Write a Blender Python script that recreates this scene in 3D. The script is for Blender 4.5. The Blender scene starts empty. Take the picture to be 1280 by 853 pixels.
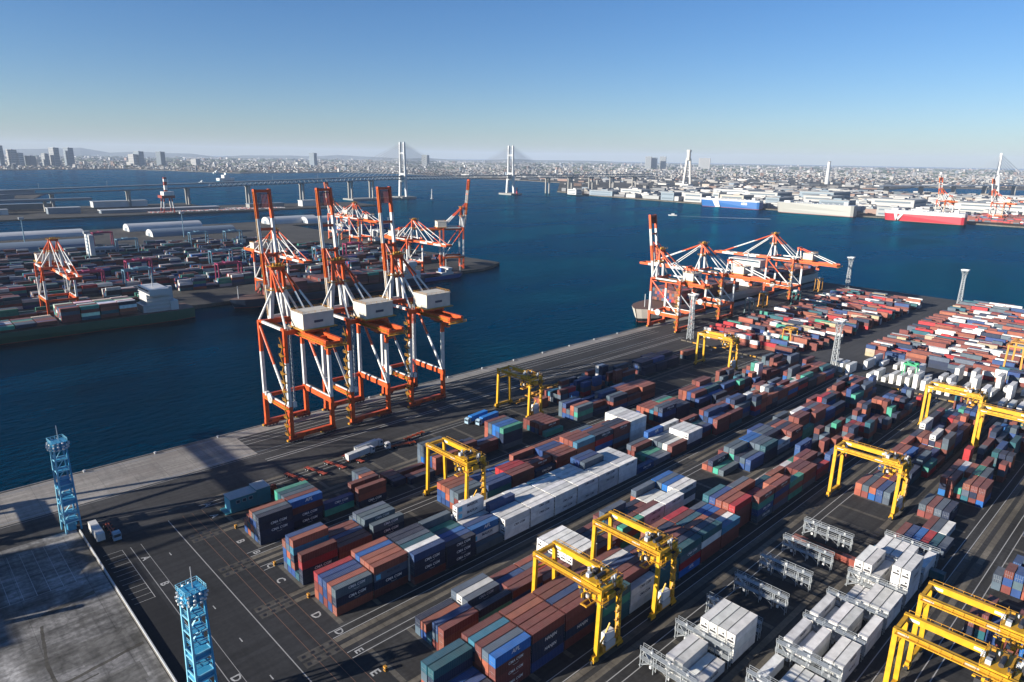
import bpy, bmesh, math, random
from mathutils import Vector, Matrix
PI = math.pi
sc = bpy.context.scene
col = sc.collection

# ---------------------------------------------------------------- camera
CAM_H = 129.0                                   # drone height above the quay, metres
F_PX = 853.33                                   # focal length in photo pixels (24 mm full-frame)
AX = Vector((0.72419487, -0.16812345, 0.66878719))     # quay direction   in camera axes (right, down, forward)
AY = Vector((-0.68943798, -0.19723858, 0.69697361))    # towards the water
AZ = Vector((0.01473303, -0.965832, -0.25874986))      # up
cam_d = bpy.data.cameras.new('camera')
cam_d.lens = 24.0; cam_d.sensor_width = 36.0; cam_d.clip_start = 1.0; cam_d.clip_end = 120000.0
cam = bpy.data.objects.new('camera', cam_d); col.objects.link(cam)
m = Matrix(((AX[0], -AX[1], -AX[2], 0), (AY[0], -AY[1], -AY[2], 0), (AZ[0], -AZ[1], -AZ[2], CAM_H), (0, 0, 0, 1)))
cam.matrix_world = m
sc.camera = cam
sc.render.resolution_x = 1024; sc.render.resolution_y = 682

# ---------------------------------------------------------------- sky, sun, exposure
SUN_EL = math.radians(17.2)
SHADOW_DIR = math.radians(-18.0)                # shadows run this way on the ground
world = bpy.data.worlds.new('World'); sc.world = world; world.use_nodes = True
wn = world.node_tree.nodes; wl = world.node_tree.links
bg = wn['Background']; sky = wn.new('ShaderNodeTexSky'); sky.sky_type = 'NISHITA'; sky.sun_disc = False
sky.sun_elevation = SUN_EL
sun_az = SHADOW_DIR + PI                        # azimuth of the sun, counter-clockwise from +X
sky.sun_rotation = PI / 2 - sun_az
sky.altitude = 300.0; sky.air_density = 1.0; sky.dust_density = 0.3; sky.ozone_density = 4.0
tint = wn.new('ShaderNodeMix'); tint.data_type = 'RGBA'; tint.blend_type = 'MULTIPLY'; tint.inputs[0].default_value = 1.0; tint.inputs[7].default_value = (0.89, 0.94, 1.11, 1)   # white balance of the photograph
hs_ = wn.new('ShaderNodeHueSaturation'); hs_.inputs['Saturation'].default_value = 1.16; wl.new(sky.outputs[0], hs_.inputs['Color']); wl.new(hs_.outputs[0], tint.inputs[6]); wl.new(tint.outputs[2], bg.inputs[0]); bg.inputs[1].default_value = 0.054
sun_d = bpy.data.lights.new('sun', 'SUN'); sun_d.energy = 5.0; sun_d.angle = math.radians(0.5); sun_d.color = (1.0, 0.91, 0.79)
sun = bpy.data.objects.new('sun', sun_d); col.objects.link(sun)
ld = Vector((math.cos(SHADOW_DIR) * math.cos(SUN_EL), math.sin(SHADOW_DIR) * math.cos(SUN_EL), -math.sin(SUN_EL)))
sun.rotation_euler = ld.to_track_quat('-Z', 'Y').to_euler(); sun.location = (0, 0, 400)
vs = sc.view_settings
vs.view_transform = 'Standard'; vs.look = 'None'; vs.exposure = 1.12; vs.gamma = 1.0; vs.use_curve_mapping = False
sc.cycles.max_bounces = 5; sc.cycles.diffuse_bounces = 1; sc.cycles.volume_bounces = 0; sc.cycles.use_denoising = True

def at(px, py, z=0.0):
    """photo pixel + known height of the thing it touches -> ground position"""
    v = Vector((px - 640, py - 426.5, F_PX))
    d = Vector((AX.dot(v), AY.dot(v), AZ.dot(v)))
    t = (z - CAM_H) / d.z
    return Vector((d.x * t, d.y * t, z))

def project(p):
    q = AX * p[0] + AY * p[1] + AZ * (p[2] - CAM_H)
    return (640 + F_PX * q.x / q.z, 426.5 + F_PX * q.y / q.z, q.z) if q.z > 1 else (-9e3, -9e3, q.z)

# ---------------------------------------------------------------- materials
MATS = {}
def mat(name, rgb, rough=0.6, metal=0.0, noise=0.0, nscale=1.0, spec=0.5, bump=0.0, bscale=5.0, detail=4.0, coord='Object'):
    if name in MATS: return MATS[name]
    M = bpy.data.materials.new(name); M.use_nodes = True; n = M.node_tree.nodes; l = M.node_tree.links
    p = n['Principled BSDF']; p.inputs['Base Color'].default_value = (*rgb, 1); p.inputs['Roughness'].default_value = rough
    p.inputs['Metallic'].default_value = metal; p.inputs['Specular IOR Level'].default_value = spec
    if noise or bump:
        tc = n.new('ShaderNodeTexCoord')
    if noise:
        t = n.new('ShaderNodeTexNoise'); t.inputs['Scale'].default_value = nscale; t.inputs['Detail'].default_value = detail
        l.new(tc.outputs[coord], t.inputs['Vector'])
        r = n.new('ShaderNodeMapRange'); r.inputs[1].default_value = 0.3; r.inputs[2].default_value = 0.7
        r.inputs[3].default_value = 1 - noise; r.inputs[4].default_value = 1 + noise * 0.6
        l.new(t.outputs[0], r.inputs[0])
        mx = n.new('ShaderNodeMix'); mx.data_type = 'RGBA'; mx.blend_type = 'MULTIPLY'; mx.inputs[0].default_value = 1
        mx.inputs[6].default_value = (*rgb, 1); l.new(r.outputs[0], mx.inputs[7]); l.new(mx.outputs[2], p.inputs['Base Color'])
    if bump:
        t2 = n.new('ShaderNodeTexNoise'); t2.inputs['Scale'].default_value = bscale; l.new(tc.outputs[coord], t2.inputs['Vector'])
        b = n.new('ShaderNodeBump'); b.inputs['Strength'].default_value = bump; l.new(t2.outputs[0], b.inputs['Height']); l.new(b.outputs[0], p.inputs['Normal'])
    MATS[name] = M
    return M

def paint_mat(name, source):
    """weathered paint whose colour comes from the object colour or from a face attribute"""
    M = bpy.data.materials.new(name); M.use_nodes = True; n = M.node_tree.nodes; l = M.node_tree.links
    p = n['Principled BSDF']; p.inputs['Roughness'].default_value = 0.55; p.inputs['Specular IOR Level'].default_value = 0.35
    if source == 'object':
        c = n.new('ShaderNodeObjectInfo'); out = c.outputs['Color']
    else:
        c = n.new('ShaderNodeAttribute'); c.attribute_name = 'tint'; out = c.outputs['Color']
    tc = n.new('ShaderNodeNewGeometry')
    t = n.new('ShaderNodeTexNoise'); t.inputs['Scale'].default_value = 0.35; t.inputs['Detail'].default_value = 6
    l.new(tc.outputs['Position'], t.inputs['Vector'])
    r = n.new('ShaderNodeMapRange'); r.inputs[1].default_value = 0.35; r.inputs[2].default_value = 0.75; r.inputs[3].default_value = 1.08; r.inputs[4].default_value = 0.76
    l.new(t.outputs[0], r.inputs[0])
    mx = n.new('ShaderNodeMix'); mx.data_type = 'RGBA'; mx.blend_type = 'MULTIPLY'; mx.inputs[0].default_value = 1
    l.new(out, mx.inputs[6]); l.new(r.outputs[0], mx.inputs[7])
    t2 = n.new('ShaderNodeTexNoise'); t2.inputs['Scale'].default_value = 1.3; t2.inputs['Detail'].default_value = 8
    l.new(tc.outputs['Position'], t2.inputs['Vector'])
    r2 = n.new('ShaderNodeMapRange'); r2.inputs[1].default_value = 0.6; r2.inputs[2].default_value = 0.78; r2.inputs[3].default_value = 0.0; r2.inputs[4].default_value = 0.28
    l.new(t2.outputs[0], r2.inputs[0])
    m2 = n.new('ShaderNodeMix'); m2.data_type = 'RGBA'; l.new(r2.outputs[0], m2.inputs[0]); l.new(mx.outputs[2], m2.inputs[6])
    m2.inputs[7].default_value = (0.12, 0.085, 0.065, 1)
    sx = n.new('ShaderNodeSeparateXYZ'); l.new(tc.outputs['True Normal'], sx.inputs[0])          # dust settled on the roofs, in blotches
    t3 = n.new('ShaderNodeTexNoise'); t3.inputs['Scale'].default_value = 0.8; t3.inputs['Detail'].default_value = 5; l.new(tc.outputs['Position'], t3.inputs['Vector'])
    mr = n.new('ShaderNodeMath'); mr.operation = 'MULTIPLY'; mr.use_clamp = True; l.new(sx.outputs[2], mr.inputs[0]); l.new(t3.outputs[0], mr.inputs[1])
    ms = n.new('ShaderNodeMath'); ms.operation = 'MULTIPLY'; ms.inputs[1].default_value = 0.34; l.new(mr.outputs[0], ms.inputs[0])
    m3 = n.new('ShaderNodeMix'); m3.data_type = 'RGBA'; l.new(ms.outputs[0], m3.inputs[0]); l.new(m2.outputs[2], m3.inputs[6]); m3.inputs[7].default_value = (0.22, 0.20, 0.18, 1)
    l.new(m3.outputs[2], p.inputs['Base Color'])
    MATS[name] = M
    return M

PAINT = paint_mat('container_paint', 'object')
PAINT_ATTR = paint_mat('container_paint_by_piece', 'attr')
def attr_mat(name, rough=0.7):
    M = bpy.data.materials.new(name); M.use_nodes = True; n = M.node_tree.nodes; l = M.node_tree.links
    c = n.new('ShaderNodeAttribute'); c.attribute_name = 'tint'; p = n['Principled BSDF']; p.inputs['Roughness'].default_value = rough
    l.new(c.outputs['Color'], p.inputs['Base Color']); return M
CITY = attr_mat('city_walls')

ORANGE = mat('crane_orange', (0.56, 0.078, 0.013), 0.45, noise=0.22, nscale=0.5)
WHITE = mat('crane_white', (0.58, 0.58, 0.56), 0.5, noise=0.16, nscale=0.6)
DRED = mat('crane_dark_red', (0.22, 0.03, 0.016), 0.55, noise=0.2, nscale=0.6)
YELLOW = mat('rtg_yellow', (0.56, 0.30, 0.010), 0.45, noise=0.2, nscale=0.5)
RAILY = mat('walkway_yellow', (0.42, 0.20, 0.010), 0.6)
CREAM = mat('house_cream', (0.52, 0.49, 0.42), 0.6, noise=0.12, nscale=0.3)
DARK = mat('dark_machinery', (0.03, 0.03, 0.035), 0.5)
RUBBER = mat('rubber', (0.015, 0.015, 0.015), 0.8)
STEEL = mat('galvanised_steel', (0.30, 0.33, 0.35), 0.4, metal=0.2, noise=0.2, nscale=1.0)
LGREY = mat('light_grey_paint', (0.40, 0.42, 0.43), 0.5, noise=0.1, nscale=1.0)
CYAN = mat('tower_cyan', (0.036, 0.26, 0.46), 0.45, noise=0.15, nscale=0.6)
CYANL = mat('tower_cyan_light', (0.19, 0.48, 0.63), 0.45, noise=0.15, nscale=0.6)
LAMP = mat('floodlight_white', (0.60, 0.62, 0.62), 0.35)
GLASS = mat('window_glass', (0.03, 0.05, 0.07), 0.08, spec=0.8)
PINK = mat('rtg_magenta', (0.24, 0.022, 0.075), 0.5, noise=0.1, nscale=0.5)
LBLUE = mat('rtg_light_blue', (0.10, 0.21, 0.29), 0.5, noise=0.1, nscale=0.5)
GREENM = mat('rtg_green', (0.04, 0.35, 0.16), 0.5, noise=0.1, nscale=0.5)
OCHRE = mat('rtg_ochre', (0.50, 0.22, 0.02), 0.5, noise=0.1, nscale=0.5)
TXTW = mat('lettering_white', (0.7, 0.7, 0.68), 0.6)
TXTD = mat('lettering_dark', (0.03, 0.04, 0.07), 0.6)
TXTB = mat('logo_light_blue', (0.10, 0.42, 0.60), 0.6)

# ---------------------------------------------------------------- mesh helpers
CUBE_F = ((0, 3, 2, 1), (4, 5, 6, 7), (0, 1, 5, 4), (1, 2, 6, 5), (2, 3, 7, 6), (3, 0, 4, 7))
class MB:
    """collects simple solids; build() links them as ONE mesh object"""
    def __init__(s): s.v = []; s.f = []; s.mi = []; s.mats = []; s.tint = []; s.cur = None
    def _m(s, M):
        if M not in s.mats: s.mats.append(M)
        return s.mats.index(M)
    def add(s, vs_, fs, M):
        k = len(s.v); i = s._m(M); s.v.extend([tuple(q) for q in vs_])
        for f in fs:
            s.f.append(tuple(k + a for a in f)); s.mi.append(i)
            if s.cur is not None: s.tint.append(s.cur)
        return s
    def box(s, x0, y0, z0, x1, y1, z1, M):
        return s.add([(x0, y0, z0), (x1, y0, z0), (x1, y1, z0), (x0, y1, z0), (x0, y0, z1), (x1, y0, z1), (x1, y1, z1), (x0, y1, z1)], CUBE_F, M)
    def beam(s, p, q, w, h, M, up=(0, 0, 1)):
        p = Vector(p); q = Vector(q); d = (q - p).normalized(); u = Vector(up)
        if abs(d.dot(u)) > 0.98: u = Vector((0, 1, 0)) if abs(d.y) < 0.9 else Vector((1, 0, 0))
        sd = d.cross(u).normalized() * (w / 2); u2 = sd.cross(d).normalized() * (h / 2)
        vv = [p - sd - u2, p + sd - u2, p + sd + u2, p - sd + u2, q - sd - u2, q + sd - u2, q + sd + u2, q - sd + u2]
        return s.add(vv, ((0, 1, 2, 3), (4, 7, 6, 5), (0, 4, 5, 1), (1, 5, 6, 2), (2, 6, 7, 3), (3, 7, 4, 0)), M)
    def bands(s, p, q, w, h, bands, up=(0, 0, 1)):
        p = Vector(p); q = Vector(q); a = 0.0
        for t, M in bands:
            s.beam(p.lerp(q, a), p.lerp(q, t), w, h, M, up); a = t
        return s
    def tube(s, p, q, r, M, n=8, r2=None):
        p = Vector(p); q = Vector(q); d = (q - p).normalized(); r2 = r if r2 is None else r2
        u = Vector((0, 0, 1)) if abs(d.z) < 0.95 else Vector((1, 0, 0))
        a = d.cross(u).normalized(); b = d.cross(a)
        vv = []
        for c, rr in ((p, r), (q, r2)):
            for k in range(n):
                t = 2 * PI * k / n; vv.append(c + a * (math.cos(t) * rr) + b * (math.sin(t) * rr))
        fs = [(k, (k + 1) % n, n + (k + 1) % n, n + k) for k in range(n)] + [tuple(range(n - 1, -1, -1)), tuple(range(n, 2 * n))]
        return s.add(vv, fs, M)
    def tbands(s, p, q, r, bands, n=8):
        p = Vector(p); q = Vector(q); a = 0.0
        for t, M in bands:
            s.tube(p.lerp(q, a), p.lerp(q, t), r, M, n); a = t
        return s
    def prism(s, pts, z0, z1, M, Mtop=None):
        n = len(pts); vv = [(x, y, z0) for x, y in pts] + [(x, y, z1) for x, y in pts]
        s.add(vv, [(k, (k + 1) % n, n + (k + 1) % n, n + k) for k in range(n)] + [tuple(range(n - 1, -1, -1))], M)
        return s.add([(x, y, z1) for x, y in pts], [tuple(range(n))], Mtop or M)
    def rail(s, p, q, M, h=1.1, step=3.0, r=0.05):
        p = Vector(p); q = Vector(q); L = (q - p).length; n = max(1, int(L / step)); up = Vector((0, 0, h))
        s.beam(p + up, q + up, r * 2, r * 2, M); s.beam(p + up * 0.5, q + up * 0.5, r * 1.6, r * 1.6, M)
        for k in range(n + 1):
            c = p.lerp(q, k / n); s.beam(c, c + up, r * 2, r * 2, M)
        return s
    def mesh(s, name):
        me = bpy.data.meshes.new(name); me.from_pydata(s.v, [], s.f)
        for M in s.mats: me.materials.append(M)
        me.polygons.foreach_set('material_index', s.mi)
        if s.tint:
            a = me.attributes.new('tint', 'FLOAT_COLOR', 'FACE')
            a.data.foreach_set('color', [c for t in s.tint for c in (*t, 1.0)])
        me.update(); return me
    def build(s, name, parent=None, loc=None):
        return link(name, s.mesh(name), parent, loc)

def link(name, me, parent=None, loc=None):
    o = bpy.data.objects.new(name, me); col.objects.link(o)
    if parent is not None: o.parent = parent
    if loc is not None: o.location = loc
    return o
def tag(o, label=None, cat=None, group=None, kind=None):
    if label: o['label'] = label
    if cat: o['category'] = cat
    if group: o['group'] = group
    if kind: o['kind'] = kind
    return o
def thing(name, label, cat, loc=(0, 0, 0), rz=0.0, group=None):
    o = bpy.data.objects.new(name, None); o.empty_display_size = 0.5; col.objects.link(o)
    o.location = loc; o.rotation_euler = (0, 0, rz); return tag(o, label, cat, group)
def copy_tree(o, parent=None):
    c = o.copy(); col.objects.link(c); c.parent = parent
    for ch in list(KIDS(o)): copy_tree(ch, c)
    return c
def KIDS(o): return [c for c in o.children]
def dup(root, loc, rz=None, label=None, group=None, scale=None):
    c = copy_tree(root); c.location = loc
    if rz is not None: c.rotation_euler = (0, 0, rz)
    if scale: c.scale = (scale,) * 3
    if label: c['label'] = label
    if group: c['group'] = group
    elif 'group' in c: del c['group']
    return c
TXT = {}
def text_mesh(txt, size, M, shear=0.0, spacing=1.0):
    k = (txt, size, M.name, shear, spacing)
    if k not in TXT:
        c = bpy.data.curves.new('lettering', 'FONT'); c.body = txt; c.size = size; c.align_x = 'CENTER'; c.align_y = 'CENTER'
        c.resolution_u = 2; c.shear = shear; c.space_character = spacing; c.offset = size * 0.022
        o = bpy.data.objects.new('lettering', c); col.objects.link(o)
        dg = bpy.context.evaluated_depsgraph_get(); me = bpy.data.meshes.new_from_object(o.evaluated_get(dg))
        bpy.data.objects.remove(o); bpy.data.curves.remove(c)
        me.materials.clear(); me.materials.append(M); me.name = 'lettering'; TXT[k] = me
    return TXT[k]
# ================================================================ THE SETTING
def ground_mat(name, base, var, big=0.02, fine=0.9, rough=0.85, joints=None, stain=0.0, stain_col=(0.02, 0.02, 0.02), crack=False):
    M = bpy.data.materials.new(name); M.use_nodes = True; n = M.node_tree.nodes; l = M.node_tree.links
    p = n['Principled BSDF']; p.inputs['Roughness'].default_value = rough; p.inputs['Specular IOR Level'].default_value = 0.25
    g = n.new('ShaderNodeNewGeometry')
    def noise(scale, det, lo, hi, a, b, stretch=None):
        t = n.new('ShaderNodeTexNoise'); t.inputs['Scale'].default_value = scale; t.inputs['Detail'].default_value = det
        if stretch:
            mp = n.new('ShaderNodeMapping'); mp.inputs['Scale'].default_value = stretch; l.new(g.outputs['Position'], mp.inputs['Vector']); l.new(mp.outputs[0], t.inputs['Vector'])
        else: l.new(g.outputs['Position'], t.inputs['Vector'])
        r = n.new('ShaderNodeMapRange'); r.inputs[1].default_value = lo; r.inputs[2].default_value = hi; r.inputs[3].default_value = a; r.inputs[4].default_value = b
        l.new(t.outputs[0], r.inputs[0]); return r.outputs[0]
    def mul(c, fac):
        x = n.new('ShaderNodeMix'); x.data_type = 'RGBA'; x.blend_type = 'MULTIPLY'; x.inputs[0].default_value = 1
        if isinstance(c, tuple): x.inputs[6].default_value = (*c, 1)
        else: l.new(c, x.inputs[6])
        l.new(fac, x.inputs[7]); return x.outputs[2]
    c = mul(base, noise(big, 6, 0.3, 0.7, 1 - var, 1 + var))
    c = mul(c, noise(fine, 8, 0.3, 0.7, 1 - var * 0.6, 1 + var * 0.6))
    c = mul(c, noise(0.25, 5, 0.35, 0.7, 1.12, 1 - var * 1.1, stretch=(0.1, 1.9, 1)))
    c = mul(c, noise(0.3, 4, 0.5, 0.72, 1.0, 1 - var * 0.9, stretch=(1.4, 0.08, 1)))
    if joints:
        br = n.new('ShaderNodeTexBrick'); br.offset = 0.0; br.inputs['Scale'].default_value = 1.0
        br.inputs['Brick Width'].default_value = joints[0]; br.inputs['Row Height'].default_value = joints[1]; br.inputs['Mortar Size'].default_value = 0.07
        br.inputs['Color1'].default_value = (1, 1, 1, 1); br.inputs['Color2'].default_value = (0.82, 0.82, 0.84, 1); br.inputs['Mortar'].default_value = (0.55, 0.55, 0.55, 1)
        l.new(g.outputs['Position'], br.inputs['Vector']); c = mul(c, br.outputs['Color'])
    if stain:
        f = noise(0.06, 9, 0.52, 0.66, 0.0, stain); x = n.new('ShaderNodeMix'); x.data_type = 'RGBA'; l.new(f, x.inputs[0]); l.new(c, x.inputs[6]); x.inputs[7].default_value = (*stain_col, 1); c = x.outputs[2]
    if crack:
        vo = n.new('ShaderNodeTexVoronoi'); vo.feature = 'DISTANCE_TO_EDGE'; vo.inputs['Scale'].default_value = 0.085
        wv = n.new('ShaderNodeTexNoise'); wv.inputs['Scale'].default_value = 0.12; wv.inputs['Detail'].default_value = 6; l.new(g.outputs['Position'], wv.inputs['Vector'])
        ad = n.new('ShaderNodeVectorMath'); ad.operation = 'MULTIPLY_ADD'; ad.inputs[1].default_value = (14, 14, 0); l.new(wv.outputs['Color'], ad.inputs[0]); l.new(g.outputs['Position'], ad.inputs[2]); l.new(ad.outputs[0], vo.inputs['Vector'])
        rg = n.new('ShaderNodeMapRange'); rg.inputs[1].default_value = 0.0; rg.inputs[2].default_value = 0.05; rg.inputs[3].default_value = 0.75; rg.inputs[4].default_value = 1.0; l.new(vo.outputs['Distance'], rg.inputs[0]); c = mul(c, rg.outputs[0])
        c = mul(c, noise(0.02, 3, 0.46, 0.54, 0.62, 1.1)); c = mul(c, noise(0.16, 9, 0.4, 0.62, 1.15, 0.72))
    l.new(c, p.inputs['Base Color']); MATS[name] = M; return M
ASPHALT = ground_mat('asphalt', (0.042, 0.042, 0.043), 0.3, stain=0.35, stain_col=(0.026, 0.026, 0.026))
CONC = ground_mat('quay_concrete', (0.27, 0.255, 0.23), 0.24, joints=(11.0, 7.0), stain=0.5, stain_col=(0.19, 0.17, 0.15))
OLDYARD = ground_mat('old_yard_concrete', (0.33, 0.325, 0.31), 0.5, big=0.05, joints=(17.0, 23.0), stain=0.85, stain_col=(0.085, 0.082, 0.072), crack=True)
RUNWAY = ground_mat('runway_concrete', (0.135, 0.12, 0.095), 0.3, joints=(9.0, 40.0), stain=0.5, stain_col=(0.06, 0.054, 0.045))
SLEEPER = ground_mat('sleeper_concrete', (0.10, 0.092, 0.078), 0.35)
PATCH = ground_mat('patch_asphalt', (0.062, 0.058, 0.052), 0.3)
LAND = ground_mat('far_land', (0.075, 0.072, 0.062), 0.5, big=0.004, fine=0.05)
QWALL = ground_mat('quay_wall', (0.12, 0.105, 0.085), 0.3)
LINEW = mat('line_white', (0.36, 0.36, 0.35), 0.7, noise=0.45, nscale=0.7)
LINEO = mat('line_orange', (0.15, 0.075, 0.045), 0.7)
BLACKP = mat('dark_plate', (0.014, 0.014, 0.015), 0.5)

# sea
W = bpy.data.materials.new('sea_water'); W.use_nodes = True; n = W.node_tree.nodes; l = W.node_tree.links
n.remove(n['Principled BSDF'])
df = n.new('ShaderNodeBsdfDiffuse'); df.inputs['Color'].default_value = (0.0, 0.010, 0.020, 1)
gl = n.new('ShaderNodeBsdfGlossy'); gl.inputs['Color'].default_value = (0.0, 0.27, 0.44, 1); gl.inputs['Roughness'].default_value = 0.16
fr = n.new('ShaderNodeFresnel'); fr.inputs['IOR'].default_value = 1.33; mxs = n.new('ShaderNodeMixShader')
l.new(fr.outputs[0], mxs.inputs[0]); l.new(df.outputs[0], mxs.inputs[1]); l.new(gl.outputs[0], mxs.inputs[2]); l.new(mxs.outputs[0], n['Material Output'].inputs['Surface'])
g = n.new('ShaderNodeNewGeometry')
t1 = n.new('ShaderNodeTexNoise'); t1.inputs['Scale'].default_value = 0.11; t1.inputs['Detail'].default_value = 7; t1.inputs['Roughness'].default_value = 0.62
mp = n.new('ShaderNodeMapping'); mp.inputs['Rotation'].default_value = (0, 0, 0.5); mp.inputs['Scale'].default_value = (1, 2.1, 1)
l.new(g.outputs['Position'], mp.inputs['Vector']); l.new(mp.outputs[0], t1.inputs['Vector'])
b1 = n.new('ShaderNodeBump'); b1.inputs['Strength'].default_value = 0.9; b1.inputs['Distance'].default_value = 1.8; l.new(t1.outputs[0], b1.inputs['Height'])
for x_ in (df, gl, fr): l.new(b1.outputs[0], x_.inputs['Normal'])
t2 = n.new('ShaderNodeTexNoise'); t2.inputs['Scale'].default_value = 0.004; t2.inputs['Detail'].default_value = 5; l.new(mp.outputs[0], t2.inputs['Vector'])
r = n.new('ShaderNodeMapRange'); r.inputs[1].default_value = 0.4; r.inputs[2].default_value = 0.65; r.inputs[3].default_value = 0.08; r.inputs[4].default_value = 0.34
l.new(t2.outputs[0], r.inputs[0]); l.new(r.outputs[0], gl.inputs['Roughness'])
SEA_Z = -3.0
tag(MB().add([(-40000, -40000, SEA_Z), (40000, -40000, SEA_Z), (40000, 45000, SEA_Z), (-40000, 45000, SEA_Z)], [(0, 1, 2, 3)], W).build('sea'), kind='structure')

QY = 311.5                                       # quay edge
ground = tag(MB().prism([(-400, -420), (775, -420), (775, QY), (-400, QY)], -9, 0, QWALL, ASPHALT).build('terminal_ground'), kind='structure')

UNIT = {}
def sheet(name, x0, y0, x1, y1, z, M, parent=None):
    k = M.name
    if k not in UNIT:
        me = bpy.data.meshes.new('sheet_' + k); me.from_pydata([(-.5, -.5, 0), (.5, -.5, 0), (.5, .5, 0), (-.5, .5, 0)], [], [(0, 1, 2, 3)]); me.materials.append(M); UNIT[k] = me
    o = link(name, UNIT[k], parent or ground, ((x0 + x1) / 2, (y0 + y1) / 2, z)); o.scale = (abs(x1 - x0), abs(y1 - y0), 1); return o

sheet('front_road', 38.7, -420, 80.6, 246, 0.002, ground_mat('road_asphalt', (0.024, 0.025, 0.027), 0.26))
sheet('yard_paving', 80.6, -420, 430, 256, 0.002, ground_mat('yard_asphalt', (0.036, 0.0355, 0.035), 0.34, stain=0.3, stain_col=(0.018, 0.018, 0.018)))
sheet('far_yard_paving', 434.2, -420, 775, 262, 0.002, ground_mat('far_yard_asphalt', (0.052, 0.053, 0.055), 0.2))
sheet('concrete_apron', -400, 280.5, 113, QY - 0.6, 0.004, CONC)
sheet('concrete_apron', 113, 303.2, 775, QY - 0.6, 0.004, CONC)
sheet('old_concrete_yard', -400, -420, 38.6, 262, 0.004, OLDYARD)
# kerb along the quay edge, crane rails
MB().box(-400, QY - 0.6, 0, 775, QY, 0.3, CONC).build('quay_kerb', ground)
for y in (308.3, 282.4):
    MB().box(-400, y - 0.12, 0, 775, y + 0.12, 0.03, STEEL).build('crane_rail', ground)
for y, w in ((300.8, 0.35), (297.2, 0.3), (293.4, 0.3), (272.6, 0.4), (270.6, 0.4), (279.3, 0.22)):
    sheet('painted_line', -300 if y > 279 and y < 280 else 113, y - w / 2, 440, y + w / 2, 0.008, LINEW)
for i in range(14):                              # bollards
    x = 52 + i * 27.5
    b = MB(); b.tube((0, 0, 0), (0, 0, 0.55), 0.42, LGREY, 10, 0.34); b.tube((0, 0, 0.55), (0, 0, 0.95), 0.6, LGREY, 10, 0.5)
    tag(b.build('mooring_bollard', None, (x, QY - 1.2, 0.004)), 'pale steel mooring bollard at the water edge of the quay', 'bollard', 'bollards along the quay')

# container yard: blocks A..I, two crane wheel lines each
R0 = {'A': 229.3, 'B': 202.2, 'C': 175.3, 'D': 148.2, 'E': 121.3, 'F': 94.2, 'G': 67.3, 'H': 40.2, 'I': 13.3}
ROW_R = {'A': 231.0, 'B': 207.6, 'C': 177.2, 'D': 154.2, 'E': 123.2, 'F': 100.2, 'G': 69.2, 'H': 46.2, 'I': 15.2}   # near edge of row 6
SLOT0, SLOT, ROWP = 82.0, 12.8, 2.63
for k, b in enumerate('ABCDEFGHI'):
    for y in (R0[b], R0[b] + 23.5):
        sheet('runway_strip', 76.5, y - 0.9, 428, y + 0.9, 0.004, RUNWAY)
        for X0 in (65.8, 243):
            sheet('steel_turning_plate', X0, y - 1.25, X0 + 10.6, y + 1.25, 0.006, PATCH)
            for q in range(4):
                sheet('dark_pad', X0 + 0.8 + q * 2.7, y - 0.55, X0 + 1.9 + q * 2.7, y + 0.55, 0.010, BLACKP)
    lane = (R0[b] + 4.0, R0[b] + 1.2) if b in 'BDFH' else (R0[b] + 20.5, R0[b] + 17.8)
    for y in lane: sheet('painted_line', 76.5, y - 0.13, 428, y + 0.13, 0.009, LINEW)
    for i in range(0, 27):
        x = SLOT0 - 0.4 + SLOT * i
        sheet('concrete_sleeper', x - 0.75, ROW_R[b] - 0.6, x + 0.75, ROW_R[b] + 16.2, 0.005, SLEEPER)
    for q, (y, X) in enumerate((((lane[0] + lane[1]) / 2, 79.2), (ROW_R[b] + 7.4, 78.0))):
        for XX in (X, X + 346):
            o = link('painted_letter', text_mesh(b, 3.7 if q else 3.2, LINEW), ground, (XX, y, 0.013)); o.rotation_euler = (0, 0, -PI / 2)
for i in range(9, 18):
    pass
# approach road at the yard front
for x, w, M in ((64.4, 0.28, LINEW), (69.4, 0.14, LINEO), (76.2, 0.16, LINEO), (72.6, 0.12, LINEO), (52.4, 0.14, LINEW), (49.2, 0.2, LINEW)):
    sheet('painted_line', x - w / 2, -300, x + w / 2, 246 if x > 60 else 236, 0.007, M)
for b, y in (('A', 225.7), ('B', 207.0), ('C', 179.5), ('D', 152.7)):
    o = link('painted_letter', text_mesh(b, 3.4, LINEW), ground, (50.9, y, 0.013)); o.rotation_euler = (0, 0, -PI / 2)
for i in range(7):
    sheet('painted_line', 57.6, 222 - i * 19, 57.9, 224 - i * 19, 0.007, LINEW)
for i in range(12):                              # parking bays beside the barrier
    sheet('painted_line', 41, 236 - i * 3.1, 46.6, 236.14 - i * 3.1, 0.007, LINEW)
sheet('painted_line', 46.6, 201.8, 46.76, 236.1, 0.007, LINEW)
sheet('patch_of_new_asphalt', 39.6, -300, 48, 236, 0.003, ground_mat('new_asphalt', (0.015, 0.0155, 0.017), 0.2))
for i in range(9):                               # faded bays on the old yard
    sheet('painted_line', 4 + i * 3.4, 226, 4.15 + i * 3.4, 256, 0.009, LINEW)
for y in (240.6, 226.0): sheet('painted_line', -10, y, 33, y + 0.16, 0.009, LINEW)
TRENCH = ground_mat('trench_fill', (0.075, 0.07, 0.06), 0.3)
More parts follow.
